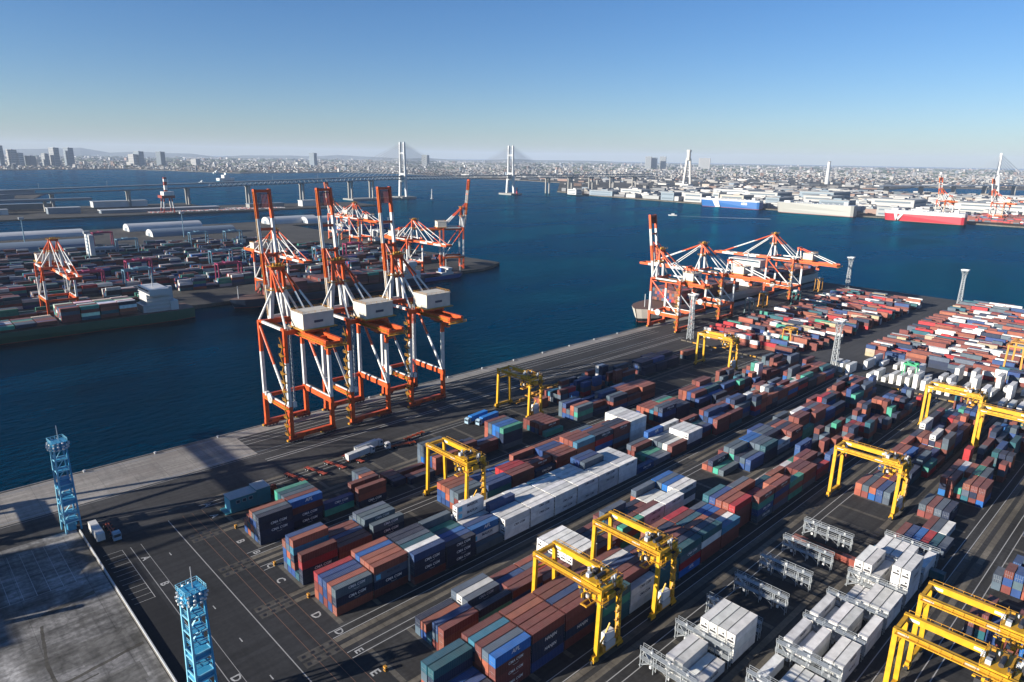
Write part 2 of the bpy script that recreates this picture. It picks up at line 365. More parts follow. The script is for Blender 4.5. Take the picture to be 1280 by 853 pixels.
def strip_ribbon(pts, w, z):
    rg = random.Random(int(pts[0][0] * 7 + pts[0][1])); L, R = [], []; n_ = 26
    for i in range(n_ + 1):
        f = i / n_ * (len(pts) - 1); k = min(int(f), len(pts) - 2); q = f - k; x = pts[k][0] * (1 - q) + pts[k + 1][0] * q; y = pts[k][1] * (1 - q) + pts[k + 1][1] * q
        dx, dy = pts[k + 1][0] - pts[k][0], pts[k + 1][1] - pts[k][1]; d = math.hypot(dx, dy); h = w * rg.uniform(.32, .6)
        L.append((x - dy / d * h, y + dx / d * h, z)); h = w * rg.uniform(.32, .6); R.append((x + dy / d * h, y - dx / d * h, z))
    MB().add(L + R, [(i + 1, i, n_ + 1 + i, n_ + 2 + i) for i in range(n_)], TRENCH).build('repair_strip', ground)
for k, (pts, w) in enumerate((([(-30, 170), (6, 177.5), (38, 183)], 1.3), ([(-30, 167), (8, 175.5), (26, 178)], .6), ([(18, 164), (17, 190), (19, 209)], 0.9), ([(3.6, 150), (3.0, 182), (3.4, 214)], 1.7), ([(-1.6, 150), (-1.8, 214)], .7), ([(20, 214), (34, 217)], 2.0), ([(-20, 196), (-4, 194), (3, 197)], 4.5))):
    strip_ribbon(pts, w, 0.006 + 0.001 * k)
for i in range(7): sheet('repair_strip', -1.4, 158 + i * 8, 2, 158.5 + i * 8, 0.005, TRENCH)
sheet('pale_slab', 21, 168, 35, 176, 0.0145, ground_mat('pale_slab', (0.24, 0.235, 0.22), 0.35, crack=True))
sheet('pale_slab', 24, 183, 36, 194, 0.0145, MATS['pale_slab'])
# concrete barrier between the old yard and the road: one segment after another
seg = MB(); seg.prism([(-0.35, -2.45), (0.35, -2.45), (0.35, 2.45), (-0.35, 2.45)], 0, 0.25, CONC); seg.box(-0.16, -2.45, 0.25, 0.16, 2.45, 0.95, LGREY)
bar = thing('barrier_wall', 'low pale concrete barrier between old yard and dark road', 'barrier', (39.2, 150, 0.004))
seg_me = seg.mesh('barrier_segment')
for i in range(40): link('barrier_segment', seg_me, bar, (0, 106 - i * 5.0, 0))

# unseen shed, added beyond the view to shade the old yard's corner
ts = thing('shade_shed', 'unseen grey shed added to shade the edge of the old concrete yard', 'shed', (-26, 252, 0))
MB().box(-22, -14, 0, 20, 13, 11.0, CONC).build('wall', ts)
MB().add([(-23, -15, 11), (21, -15, 11), (21, 14, 11), (-23, 14, 11), (-23, 0, 14.5), (21, 0, 14.5)], [(0, 1, 5, 4), (2, 3, 4, 5), (1, 2, 5), (3, 0, 4), (0, 3, 2, 1)], LGREY).build('roof', ts)
for i in range(5): MB().box(-18 + i * 8, -1.2, 14.0, -15.5 + i * 8, 1.2, 16.2 + (i % 2), LGREY).build('shade_roof_box', ts)  # roof boxes added to make the shed's shadow irregular
for i in range(4): MB().tube((14 + i * 1.5, -18 - i * 3.4, 0), (14 + i * 1.5, -18 - i * 3.4, 10 + i % 2 * 2), 1.1, LGREY, 10).build('shade_cylinder', ts)  # cylinders added beside the shed to break its shade into streaks
# second terminal boundary kerb and lamp strip
fb = thing('barrier_row', 'long low kerb of barrier blocks between the two container yards', 'barrier', (430.5, -60, 0))
fbm = [MB().box(-0.35, -2.1, 0, 0.35, 2.1, 0.8, M).mesh('barrier_block') for M in (RUNWAY, RAILY)]
for i in range(66): link('barrier_block', fbm[i % 3 == 0], fb, (0, i * 5.0, 0))
sheet('concrete_strip', 432.5, -300, 434.2, 262, 0.004, RUNWAY)

# left pier, second pier, far shore
def land(name, pts, z=0.0, M=LAND, side=QWALL):
    return tag(MB().prism(pts, -9, z, side, M).build(name), kind='structure')
PIERM = ground_mat('pier_asphalt', (0.06, 0.058, 0.053), 0.3)
pier = land('container_pier', [(-900, 616), (540, 616), (566, 626), (590, 640), (590, 660), (566, 905), (600, 905), (600, 1235), (745, 1235), (745, 1325), (-900, 1400)], 0, PIERM)
pier2 = land('breakwater_pier', [(-1500, 1650), (720, 1625), (1040, 1622), (1052, 1770), (900, 1800), (650, 1815), (650, 1960), (-1500, 1960)], 0, PIERM)
# far shore: its coast line was read off the photograph
shore = [(-12000, 6400), (-1000, 6000), (786, 5924), (1653, 6173), (2023, 4896), (2905, 5009), (3137, 4609), (3150, 4058), (2967, 3381), (2990, 3067), (2930, 2681), (2115, 1950), (2020, 1684), (1941, 1162), (1900, 948), (1870, 653), (1862, 316), (1862, -2500), (3540, -2500), (3600, 880), (3480, 1250), (4500, 1330), (4780, 850), (4780, -4000), (30000, -4000), (30000, 32000), (-12000, 32000)]
land('far_shore', shore, 0)
# ================================================================ QUAY CRANES
O, Wt = ORANGE, WHITE
def quay_crane(name, label, loc, rz, gz=52.0, az=78.0, back=38.0, boom=62.0, raised=True, group=None, rear_frame=False, house=(-5, 10, -20.5, -9), tilt=6.0, detail=True):
    """local axes: x along the quay, y towards the water; rails at y = -13 and +13"""
    t = thing(name, label, 'crane', loc, rz, group)
    lx, ly = 10.5, 13.0
    pz = 16.0 if gz > 45 else 12.5
    for s in (-1, 1):
        b = MB(); b.box(-11.6, s * ly - 0.85, 1.7, 11.6, s * ly + 0.85, 3.6, O)
        for xx in (-9.5, -3.2, 3.2, 9.5): b.box(xx - 0.9, s * ly - 1.2, 2.2, xx + 0.9, s * ly + 1.2, 3.1, DRED)
        b.build('sill_beam', t)
        for xx in (-8.6, 8.6):
            g = MB(); g.box(xx - 3.6, s * ly - 0.6, 0.55, xx + 3.6, s * ly + 0.6, 1.7, DRED)
            g.box(xx - 4.3, s * ly - 0.75, 0.7, xx - 3.6, s * ly + 0.75, 1.5, RAILY)
            for q in range(4): g.tube((xx - 2.7 + q * 1.8, s * ly - 0.42, 0.42), (xx - 2.7 + q * 1.8, s * ly + 0.42, 0.42), 0.40, DARK, 8)
            g.build('bogie', t)
    for sx in (-1, 1):
        for sy in (-1, 1):
            L = MB(); x, y = sx * lx, sy * ly
            L.beam((x, y, 3.6), (x, y, pz + 1.4), 1.9, 1.7, O)
            L.bands((x, y, pz + 1.4), (x, y, gz + 1.5), 1.5, 1.5, ((0.58, Wt), (1.0, O)))
            L.build('leg', t)
        pb = MB(); pb.box(sx * lx - 0.8, -ly - 1.2, pz - 1.3, sx * lx + 0.8, ly + 1.2, pz + 1.0, O)
        pb.box(sx * lx + sx * 0.85, -ly + 2, pz - 0.1, sx * lx + sx * 1.7, ly - 2, pz + 0.05, RAILY)
        pb.build('portal_beam', t)
        hr = MB(); hr.beam((sx * lx, -ly + 1.4, pz + 1.35), (sx * lx, ly - 1.4, pz + 1.35), 0.7, 0.5, Wt)
        hr.rail((sx * (lx + 1.6), -ly + 2, pz + 0.05), (sx * (lx + 1.6), ly - 2, pz + 0.05), RAILY); hr.build('walkway_rail', t)
        dg = MB(); dg.tbands((sx * lx, ly - 0.6, gz - 1.0), (sx * lx, -ly + 0.8, pz + 2.0), 0.62, ((0.5, O), (1.0, Wt))); dg.build('diagonal_brace', t)
        tb = MB(); tb.bands((sx * lx, -ly, gz + 1.4), (sx * lx, ly, gz + 1.4), 1.1, 1.1, ((0.12, O), (0.85, Wt), (1.0, O))); tb.build('top_side_beam', t)
    for sy in (-1, 1):
        c = MB(); c.box(-lx, sy * ly - 0.8, gz - 0.8, lx, sy * ly + 0.8, gz + 1.35, O); c.build('cross_beam', t)
        c2 = MB(); c2.box(-lx + 0.9, sy * ly - 0.6, pz - 1.0, lx - 0.9, sy * ly + 0.6, pz + 0.7, O)
        if sy > 0 or gz < 45: c2.build('portal_cross_beam', t)
    # main girders
    for sx in (-1, 1):
        gd = MB(); gd.box(sx * 3.4 - 0.65, -back, gz - 2.2, sx * 3.4 + 0.65, ly + 3.2, gz - 0.85, O)
        gd.box(sx * 3.4 - 0.65, -back, gz - 0.85, sx * 3.4 + 0.65, -ly - 0.9, gz + 0.5, O)
        gd.box(sx * 4.1, -back + 0.5, gz - 1.2, sx * 5.1, ly + 2, gz - 1.1, RAILY)
        gd.build('main_girder', t)
        r = MB(); r.rail((sx * 5.1, -back + 0.5, gz - 1.1), (sx * 5.1, ly + 2, gz - 1.1), RAILY, step=4.0, r=0.07); r.build('girder_rail', t)
    e = MB()
    for y in (-back + 0.7, -back + 12, -back + 22): e.box(-3.0, y - 0.5, gz - 1.9, 3.0, y + 0.5, gz - 0.4, O)
    e.box(-5.2, -back - 1.6, gz - 2.4, 5.2, -back - 0.05, gz - 2.2, RAILY); e.rail((-5.2, -back - 1.5, gz - 2.2), (5.2, -back - 1.5, gz - 2.2), RAILY, r=0.08)
    e.build('girder_tie', t)
    # waterside pylon
    ay = ly - 0.5
    for sx in (-1, 1):
        a = MB(); zt = gz + 1.5; am = gz + (az - gz) * 0.62
        a.bands((sx * 4.4, ly, zt), (sx * 3.0, ay, am), 1.5, 1.5, ((1.0, Wt),))
        a.bands((sx * 3.0, ay, am), (sx * 2.6, ay, az), 1.4, 1.4, ((1.0, O),))
        a.tbands((sx * lx, ly, zt), (sx * 3.3, ay, am - 1.5), 0.55, ((1.0, Wt),))
        a.build('pylon_leg', t)
        st = MB(); st.tbands((sx * 2.8, ay, az - 0.8), (sx * 3.4, -ly - 1.5, gz + 0.3), 0.5, ((0.4, O), (1.0, Wt))); st.build('backstay', t)
        s2 = MB(); s2.tbands((sx * 2.8, ay, az - 1.2), (sx * 9.6, -ly + 0.5, gz + 1.8), 0.48, ((0.4, O), (1.0, Wt))); s2.build('backstay', t)
    a = MB(); a.box(-3.4, ay - 1.0, az - 1.5, 3.4, ay + 1.4, az + 0.2, O); a.box(-4.6, ay - 2.0, az + 0.2, 4.6, ay + 2.4, az + 0.3, RAILY)
    for y in (ay - 2.0, ay + 2.4): a.rail((-4.6, y, az + 0.3), (4.6, y, az + 0.3), RAILY, r=0.07)
    for x in (-1.6, 0, 1.6): a.tube((x - 0.4, ay, az + 0.9), (x + 0.4, ay, az + 0.9), 0.7, RAILY, 10)
    a.build('pylon_head', t)
    m2 = MB(); zz = gz + (az - gz) * 0.58; m2.box(-5.2, ay - 2.2, zz, 5.2, ay + 2.2, zz + 0.15, RAILY)
    for y in (ay - 2.2, ay + 2.2): m2.rail((-5.2, y, zz + 0.15), (5.2, y, zz + 0.15), RAILY, r=0.08, step=1.6)
    m2.beam((-3.6, ay, zz - 1.0), (3.6, ay, zz - 1.0), 1.0, 1.2, O); m2.build('pylon_platform', t)
    if rear_frame:
        rf = MB(); rz_ = gz + (az - gz) * 0.52
        for sx in (-1, 1):
            rf.bands((sx * 5.5, -ly, gz + 1.4), (sx * 2.2, -ly, rz_), 0.9, 0.9, ((0.7, Wt), (1.0, O)))
            rf.tbands((sx * 2.2, -ly, rz_), (sx * 3.4, -back + 4, gz + 0.5), 0.4, ((0.3, O), (1.0, Wt)))
        rf.box(-3.2, -ly - 0.9, rz_ - 0.8, 3.2, -ly + 0.9, rz_ + 0.6, O); rf.build('rear_frame', t)
    # boom
    hy, hz = ly + 3.6, gz - 0.4
    if raised:
        d = Vector((0, math.sin(math.radians(tilt)), math.cos(math.radians(tilt)))); up = Vector((0, -d.z, d.y))
        bands = ((0.28, Wt), (0.52, O), (0.78, Wt), (1.0, O))
    else:
        d = Vector((0, 1, 0)); up = Vector((0, 0, 1)); bands = ((0.2, O), (0.42, Wt), (0.62, O), (0.84, Wt), (1.0, O))
    h0 = Vector((0, hy, hz)); tip = h0 + d * boom
    bo = MB(); bx = 3.6
    for sx in (-1, 1):
        bo.bands(h0 + Vector((sx * bx, 0, 0)), tip + Vector((sx * bx, 0, 0)), 1.15, 1.9, bands, up=up)
    k = 0
    for f, w in ((0.03, 1.6), (0.27, 0.9), (0.5, 1.0), (0.70, 1.6), (0.985, 2.0)):
        c = h0 + d * boom * f; M = O if f > 0.45 else Wt
        bo.beam(c + Vector((-bx, 0, 0)), c + Vector((bx, 0, 0)), w, 1.3, O if f > 0.6 else M, up=d)
    for i in range(5):
        c0 = h0 + d * boom * (0.05 + i * 0.05 * 1.0); 
    if raised:                                     # hanging grating near the tip, folded forestays
        for i in range(9):
            x = -2.7 + i * 0.67; bo.beam(h0 + d * boom * 0.86 + Vector((x, 0, 0)), h0 + d * boom * 0.97 + Vector((x, 0, 0)), 0.22, 0.5, DRED, up=up)
        for i in range(6):
            c0 = h0 + d * boom * (0.30 + 0.032 * i); s = 1 if i % 2 else -1
            bo.tube(c0 + Vector((-bx * s, 0, 0)), c0 + d * boom * 0.032 + Vector((bx * s, 0, 0)), 0.16, Wt, 6)
    bo.build('boom', t)
    wk = MB()
    for sx in (-1, 1):
        a0 = h0 + d * boom * 0.04 + Vector((sx * (bx + 0.78), 0, 0)) + up * 0.1; a1 = tip - d * 1.0 + Vector((sx * (bx + 0.78), 0, 0)) + up * 0.1
        wk.beam(a0, a1, 0.35, 0.1, RAILY, up=up); wk.beam(a0 + up * 1.1 + Vector((sx * .15, 0, 0)), a1 + up * 1.1 + Vector((sx * .15, 0, 0)), 0.08, 0.08, RAILY, up=up)
    wk.build('boom_walkway', t)
    for sx in (-1, 1):
        fs = MB()
        if raised:
            fs.tbands((sx * 2.4, ay + 0.6, az - 0.6), h0 + d * (az - gz + 6) + Vector((sx * 2.6, -1.2, 0)), 0.32, ((1.0, O),))
            fs.tbands(h0 + d * (az - gz + 6) + Vector((sx * 2.6, -1.2, 0)), h0 + d * boom * 0.24 + Vector((sx * 2.6, -1.6, 0)), 0.28, ((0.5, O), (1.0, Wt)))
        else:
            fs.tbands((sx * 2.4, ay + 0.6, az - 0.8), h0 + d * boom * 0.45 + Vector((sx * bx, 0, 1)), 0.38, ((0.45, Wt), (1.0, Wt)))
            fs.tbands((sx * 2.4, ay + 0.6, az - 0.4), h0 + d * boom * 0.86 + Vector((sx * bx, 0, 1)), 0.38, ((0.35, O), (0.75, Wt), (1.0, O)))
        fs.build('forestay', t)
    # machinery house
    x0, x1, y0, y1 = house; hz0, hz1 = gz + 2.2, gz + 9.0 if gz > 45 else gz + 7.5
    hs = MB(); hs.box(x0, y0, hz0, x1, y1, hz1, CREAM); hs.box(x0 - 0.25, y0 - 0.25, hz1, x1 + 0.25, y1 + 0.25, hz1 + 0.3, CREAM)
    ho = hs.build('machinery_house', t)
    hr = MB()
    for p, q in (((x0, y0, 0), (x1, y0, 0)), ((x1, y0, 0), (x1, y1, 0)), ((x0, y1, 0), (x1, y1, 0)), ((x0, y0, 0), (x0, y1, 0))):
        hr.rail(Vector(p) + Vector((0, 0, hz1 + 0.3)), Vector(q) + Vector((0, 0, hz1 + 0.3)), RAILY, h=0.9, r=0.045)
    hr.build('roof_rail', ho)
    dr = MB(); dr.box(x0 - 0.06, y0 + 2.2, hz0 + 0.3, x0, y0 + 3.4, hz0 + 2.5, LGREY); dr.build('door', ho)
    lg = MB(); lg.box((x0 + x1) / 2 - 2.2, y0 - 0.05, hz0 + 2.5, (x0 + x1) / 2 + 2.2, y0, hz0 + 3.6, TXTD)
    lg.build('maker_plate', ho)
    fl = MB(); fl.box(x0 - 1.2, y0 - 1.2, hz0 - 0.35, x1 + 1.2, y1 + 1.2, hz0, RAILY); fl.box(-4.2, y0 + 0.5, gz + 0.5, 4.2, y1 - 0.5, hz0 - 0.35, O); fl.build('house_floor', t)
    # trolley and cab
    ty = -back + 13.0 if raised else -back + 20
    tr = MB(); tr.box(-3.9, ty - 3, gz - 3.0, 3.9, ty + 3, gz - 2.25, O); tr.box(-2.6, ty - 2.2, gz - 4.2, 2.6, ty + 2.2, gz - 3.0, DARK); tr.build('trolley', t)
    cb = MB(); cb.box(3.0, ty - 1.4, gz - 7.6, 5.4, ty + 1.6, gz - 4.4, O); cb.box(2.96, ty - 1.5, gz - 6.9, 5.44, ty - 1.38, gz - 5.2, GLASS); cb.box(3.2, ty - 1.0, gz - 4.4, 5.2, ty + 1.0, gz - 3.0, DARK); cb.build('operator_cab', t)
    # access stairs up one landside leg, lift, cable reel
    if detail:
        sb = MB(); x = -lx - 1.6; n_ = int((gz - 4) / 4.2)
        for i in range(n_):
            z = 4 + i * 4.2; sb.box(x - 0.9, -ly - 1.5, z, x + 0.7, -ly + 1.5, z + 0.14, RAILY)
            sb.rail((x - 0.9, -ly - 1.5, z + 0.14), (x - 0.9, -ly + 1.5, z + 0.14), RAILY, r=0.06, step=1.5); s = 1 if i % 2 else -1
            sb.beam((x - 0.3, -ly + s * 1.4, z + 0.1), (x - 0.3, -ly - s * 1.4, z + 4.25), 0.6, 0.18, RAILY)
        sb.build('stair_tower', t)
        lf = MB()
        for cx in (-0.7, 0.7):
            for cy in (-0.7, 0.7): lf.beam((lx * -1 + 1.9 + cx, -ly + cy, pz), (-lx + 1.9 + cx, -ly + cy, gz + 4), 0.14, 0.14, LGREY)
        for i in range(18):
            z = pz + i * (gz + 4 - pz) / 18; lf.beam((-lx + 1.2, -ly - 0.7, z), (-lx + 2.6, -ly - 0.7, z + 2), 0.1, 0.1, LGREY); lf.beam((-lx + 2.6, -ly - 0.7, z), (-lx + 2.6, -ly + 0.7, z + 2), 0.1, 0.1, LGREY)
        lf.build('lift_shaft', t)
        cr = MB(); cr.tube((-lx - 1.0, 4.6, pz + 1.2), (-lx - 1.6, 4.6, pz + 1.2), 2.5, LGREY, 20); cr.tube((-lx - 1.6, 4.6, pz + 1.2), (-lx - 1.9, 4.6, pz + 1.2), 0.8, Wt, 10)
        cr.build('cable_reel', t)
        eb = MB(); eb.box(-lx + 1.2, -ly - 1.1, pz + 1.0, -lx + 3.0, -ly + 0.8, pz + 3.4, Wt); eb.box(-lx - 1.0, ly - 3.6, pz + 1.0, -lx + 0.6, ly - 2.0, pz + 2.8, Wt); eb.build('electrical_box', t)
    return t

CY = 295.4
quay_crane('quay_crane', 'tall orange and white quay crane with raised boom, closest to the cyan light towers', (141, CY, 0), 0)
C2 = [o for o in sc.objects if o.name == 'quay_crane'][0]
dup(C2, (173, CY, 0), 0, 'tall orange and white quay crane with raised boom, between two identical cranes')
dup(C2, (208.5, CY, 0), 0, 'tall orange and white raised-boom quay crane, last of three towards open quay')
# the rest of this row of cranes stands further down the quay, outside the picture, and throws its shadows into it
dup(C2, (-152, CY, 0), 0, 'tall orange quay crane far down the quay past the cyan light towers')
T2 = dict(gz=38.5, az=61.5, back=51.0, boom=58.0, rear_frame=True, house=(-4.5, 7.5, -28, -19))
low = quay_crane('quay_crane', 'orange quay crane with lowered boom beside the bridge of the moored container ship', (520, CY, 0), 0, raised=False, **T2)
rais = quay_crane('quay_crane', 'orange quay crane with vertical boom at the bow of the moored container ship', (458, CY, 0), 0, raised=True, tilt=8.0, **{**T2, 'boom': 50.0, 'back': 30.0, 'house': (-4.5, 7.5, -20, -11)})
dup(low, (-19, CY, 0), 0, 'orange quay crane with lowered boom down the quay, next to the cyan light tower')
dup(low, (650, CY, 0), 0, 'orange quay crane with lowered boom at the stern of the moored container ship')
# cranes of the pier across the basin: their quay faces the other way
PL = 630.0
dup(low, (112, PL + 28, 0), PI, 'orange quay crane working over the green container ship')
dup(low, (283, PL, 0), PI, 'orange quay crane with lowered boom over the dark blue ship stacked with red containers')
dup(low, (452, PL + 14, 0), PI, 'orange quay crane with lowered boom above the small blue coaster')
dup(C2, (512, 640, 0), PI * 1.36, 'orange and white crane with raised boom alone at the tip of the pier', scale=0.92)
dup(low, (545, 898, 0), 0.0, 'orange crane with white cabin house on the far side of the pier')
dup(rais, (560, 985, 0), 0.35, 'red crane with raised boom beside the white-roofed sheds on the pier')
for i, (x, y, r_, lb) in enumerate(((1960, 505, rais, 'red and white crane with raised boom behind the red car carrier bow stripe'), (1985, 395, rais, 'red and white crane with raised boom behind the red car carrier stern'), (2110, 300, low, 'red and white crane with lowered boom below the tall white bridge pylon'), (2130, 195, low, 'red crane with lowered boom beyond the low waterfront shed'))):
    dup(r_, (x, y, 0), -0.6 + 0.3 * i, lb, scale=1.12)
# slewing harbour crane on the breakwater pier
hc = thing('harbour_crane', 'red and white lattice harbour crane on the breakwater pier', 'crane', (514, 1655, 0))
b = MB()
for sx in (-1, 1):
    for sy in (-1, 1): b.bands((sx * 11, sy * 11, 0), (sx * 8, sy * 8, 32), 2.2, 2.2, ((0.3, DRED), (0.75, Wt), (1.0, DRED)))
b.build('portal_frame', hc)
MB().box(-14, -14, 32, 14, 14, 38, DRED).box(-10, -16, 38, 12, 6, 46, Wt).build('deck_house', hc)
MB().bands((0, 0, 38), (0, 0, 77), 6, 6, ((0.3, DRED), (0.55, Wt), (0.75, DRED), (0.9, Wt), (1.0, DRED))).build('mast', hc)

# ================================================================ RUBBER-TYRED GANTRY CRANES
def gantry(name, label, loc, rz=0, M=YELLOW, group=None, ty=-7.8, detail=True, h=22.0):
    t = thing(name, label, 'gantry crane', loc, rz, group); wx, wy = 3.9, 11.75; R_ = RAILY if M is YELLOW else M
    for sy in (-1, 1):
        s = MB(); s.box(-6.0, sy * wy - 0.5, 1.5, 6.0, sy * wy + 0.5, 2.5, M); s.box(-6.3, sy * wy - 0.7, 0.9, -4.2, sy * wy + 0.7, 1.5, M); s.box(4.2, sy * wy - 0.7, 0.9, 6.3, sy * wy + 0.7, 1.5, M)
        s.build('sill_beam', t)
        for xx in (-5.9, -4.4, 4.4, 5.9):
            w = MB(); w.tube((xx, sy * wy - 0.42, 0.78), (xx, sy * wy + 0.42, 0.78), 0.78, RUBBER, 12); w.tube((xx, sy * wy - 0.46, 0.78), (xx, sy * wy + 0.46, 0.78), 0.36, M, 8); w.build('wheel', t)
        for sx in (-1, 1):
            L = MB(); L.beam((sx * (wx + 0.6), sy * wy, 2.5), (sx * wx, sy * wy, h - 1.7), 0.95, 1.15, M); L.build('leg', t)
        if detail:
            kb = MB(); kb.beam((-wx - 0.5, sy * wy, 2.6), (wx * 0.2, sy * wy, 9.5), 0.35, 0.35, M) if sy < 0 else kb.beam((-wx, sy * wy, h - 5.5), (wx, sy * wy, h - 5.5), 0.5, 0.5, M); kb.build('brace', t)
    for sx in (-1, 1):
        g = MB(); g.box(sx * wx - 0.55, -wy - 0.6, h - 1.7, sx * wx + 0.55, wy + 0.6, h, M); g.build('girder', t)
        r = MB(); r.box(sx * (wx + 0.6), -wy, h - 1.0, sx * (wx + 1.35), wy, h - 0.9, R_); r.rail((sx * (wx + 1.3), -wy, h - 0.9), (sx * (wx + 1.3), wy, h - 0.9), R_, h=1.2, step=2.2, r=0.05)
        r.build('walkway', t)
        if detail:
            MB().box(sx * wx - 0.6, 8.8, h - 1.25, sx * wx - 0.56, 11.2, h - 0.55, LAMP).build('name_plate', t); MB().box(sx * wx - 0.6, -5.4, h - 1.2, sx * wx - 0.56, -2.6, h - 0.5, LAMP).build('name_plate', t)
    for sy in (-1, 1):
        e = MB(); e.box(-wx + 0.55, sy * wy - 0.45, h - 1.3, wx - 0.55, sy * wy + 0.45, h - 0.2, M); e.build('end_tie', t)
    tr = MB(); tr.box(-wx - 0.3, ty - 2.7, h + 0.05, wx + 0.3, ty + 2.7, h + 0.55, M)
    for sx in (-1, 1):
        for dy in (-2.2, 2.2): tr.box(sx * wx - 0.4, ty + dy - 0.4, h - 0.02, sx * wx + 0.4, ty + dy + 0.4, h + 0.05, DARK)
    tr.rail((-wx - 0.3, ty - 2.7, h + 0.55), (wx + 0.3, ty - 2.7, h + 0.55), R_); tr.rail((-wx - 0.3, ty + 2.7, h + 0.55), (wx + 0.3, ty + 2.7, h + 0.55), R_)
    tro = tr.build('trolley', t)
    if detail:
        ms = MB(); ms.tube((-2.4, ty - 0.9, h + 1.2), (1.0, ty - 0.9, h + 1.2), 0.55, DARK, 12); ms.box(1.2, ty - 1.5, h + 0.55, 2.6, ty - 0.4, h + 1.5, R_); ms.box(-3.2, ty + 0.8, h + 0.55, -1.9, ty + 1.9, h + 1.7, LGREY); ms.box(1.4, ty + 0.9, h + 0.55, 2.3, ty + 1.7, h + 2.0, R_); ms.box(-0.6, ty + 0.7, h + 0.55, 0.7, ty + 1.9, h + 1.7, DARK)
        ms.build('hoist_machinery', tro)
        cb = MB(); cb.box(-wx - 0.2, ty - 4.9, h - 5.0, -wx + 2.2, ty - 2.9, h - 2.4, M); cb.box(-wx - 0.26, ty - 4.7, h - 4.4, -wx - 0.2, ty - 3.1, h - 2.8, GLASS); cb.box(-wx, ty - 4.96, h - 4.4, -wx + 2.0, ty - 4.9, h - 2.8, GLASS)
        cb.beam((-wx + 1, ty - 3.5, h - 2.4), (-wx + 1, ty - 2.4, h + 0.1), 0.4, 0.4, M); cb.build('operator_cab', tro)
        sp = MB(); sp.box(-6.0, ty - 1.1, h - 6.2, 6.0, ty - 0.75, h - 5.8, R_); sp.box(-6.0, ty + 0.75, h - 6.2, 6.0, ty + 1.1, h - 5.8, R_)
        for xx in (-6.0, -2.0, 1.6, 5.6): sp.box(xx, ty - 0.75, h - 6.15, xx + 0.4, ty + 0.75, h - 5.75, R_)
        sp.box(-2, ty - 1.0, h - 5.8, 2, ty + 1.0, h - 4.9, M); sp.build('spreader', tro)
        for xx in (-1.6, 1.6):
            for yy in (-0.8, 0.8):
                rp = MB(); rp.tube((xx, ty + yy, h - 4.9), (xx, ty + yy, h + 0.1), 0.05, DARK, 5); rp.build('hoist_rope', tro)
        eh = MB(); eh.box(-1.8, -wy - 0.95, 2.5, 2.4, -wy + 1.0, 5.0, LGREY); eh.box(-1.6, -wy - 0.9, 5.1, 2.0, -wy + 0.9, 7.4, LAMP); eh.box(-3.0, -wy - 1.2, 2.5, -2.0, -wy + 1.0, 4.3, R_)
        eh.build('power_house', t)
        ck = MB(); rc = random.Random(3)
        for i in range(46):
            x = rc.uniform(-wx - 1.0, wx + 0.8); y = rc.uniform(-wy - 1.0, ty + 3.2); z = h + rc.uniform(-5.2, 1.6)
            a, b_, c_ = rc.uniform(.12, .5), rc.uniform(.12, .5), rc.uniform(.15, .8)
            if z < h - 0.5 and -wx + 1.0 < x < wx - 1.0: x = wx * (1 if x > 0 else -1)
            ck.box(x - a, y - b_, z - c_, x + a, y + b_, z + c_, rc.choice((R_, M, M, DARK, DARK, LGREY)))
        for i in range(14):
            x = rc.choice((-wx - 0.9, wx + 0.9)); y = rc.uniform(-wy - 1.2, ty + 2); z = h - rc.uniform(0, 5); ck.beam((x, y, z), (x + rc.uniform(-.4, .4), y + rc.uniform(-2.5, 2.5), z + rc.uniform(-1.5, 1.5)), 0.12, 0.12, rc.choice((R_, M, DARK)))
        tag(ck.build('service_gear', t), kind='stuff')
        ld_ = MB()
        for i in range(6):
            z = 5 + i * 2.6; ld_.box(wx - 2.2, -wy - 1.5, z, wx - 0.6, -wy - 0.5, z + 0.1, R_); ld_.rail((wx - 2.2, -wy - 1.5, z + 0.1), (wx - 0.6, -wy - 1.5, z + 0.1), R_, step=1.5); ld_.beam((wx - 2.0, -wy - 1.0, z), (wx - 0.8, -wy - 1.0, z + 2.6), 0.5, 0.12, R_)
        ld_.box(-wx - 1.2, -wy - 1.6, h - 3.4, wx + 1.2, -wy + 1.2, h - 3.3, R_); ld_.rail((-wx - 1.2, -wy - 1.6, h - 3.3), (wx + 1.2, -wy - 1.6, h - 3.3), R_)
        ld_.box(-2.6, -wy - 1.5, h - 3.3, 0.4, -wy - 0.4, h - 1.8, M); ld_.box(0.9, -wy - 1.5, h - 3.3, 2.6, -wy - 0.4, h - 2.2, DARK)
        ld_.build('stairs', t)
    return t
g0 = gantry('gantry_crane', 'yellow gantry crane straddling the red containers of block C behind the grey trailers', (150.5, R0['C'] + 11.75, 0))
for x, b, lb in ((237, 'A', 'yellow gantry crane on the quayside lane beside the yellow spreader frames'),
                 (388, 'B', 'yellow gantry crane at the empty end of the yard, beside the white lattice light tower'),
                 (127.5, 'F', 'yellow gantry crane over the wide block of brown containers, nearer the painted letter F'),
                 (153.5, 'F', 'yellow gantry crane over block F, standing behind its twin and beside white containers'),
                 (268.5, 'G', 'yellow gantry crane at the concrete crossing behind the empty reefer racks'),
                 (381, 'G', 'yellow gantry crane before the row of blue containers at the yard boundary'),
                 (361, 'H', 'yellow gantry crane next to the yard boundary, reaching over block H'),
                 (168, 'I', 'yellow gantry crane beside the white reefer stacks, first of a parked pair'),
                 (187, 'I', 'yellow gantry crane beside the white reefer stacks, second of a parked pair')):
    dup(g0, (x, R0[b] + 11.75, 0), 0, lb)
def simple_gantry(M, label, loc, rz=0, group=None):
    return gantry('gantry_crane', label, loc, rz, M, group, ty=2.0, detail=False)
pk = simple_gantry(PINK, 'magenta gantry crane just behind the orange crane over the green ship', (150, 727, 0), PI / 2, 'magenta gantry cranes of the opposite pier')
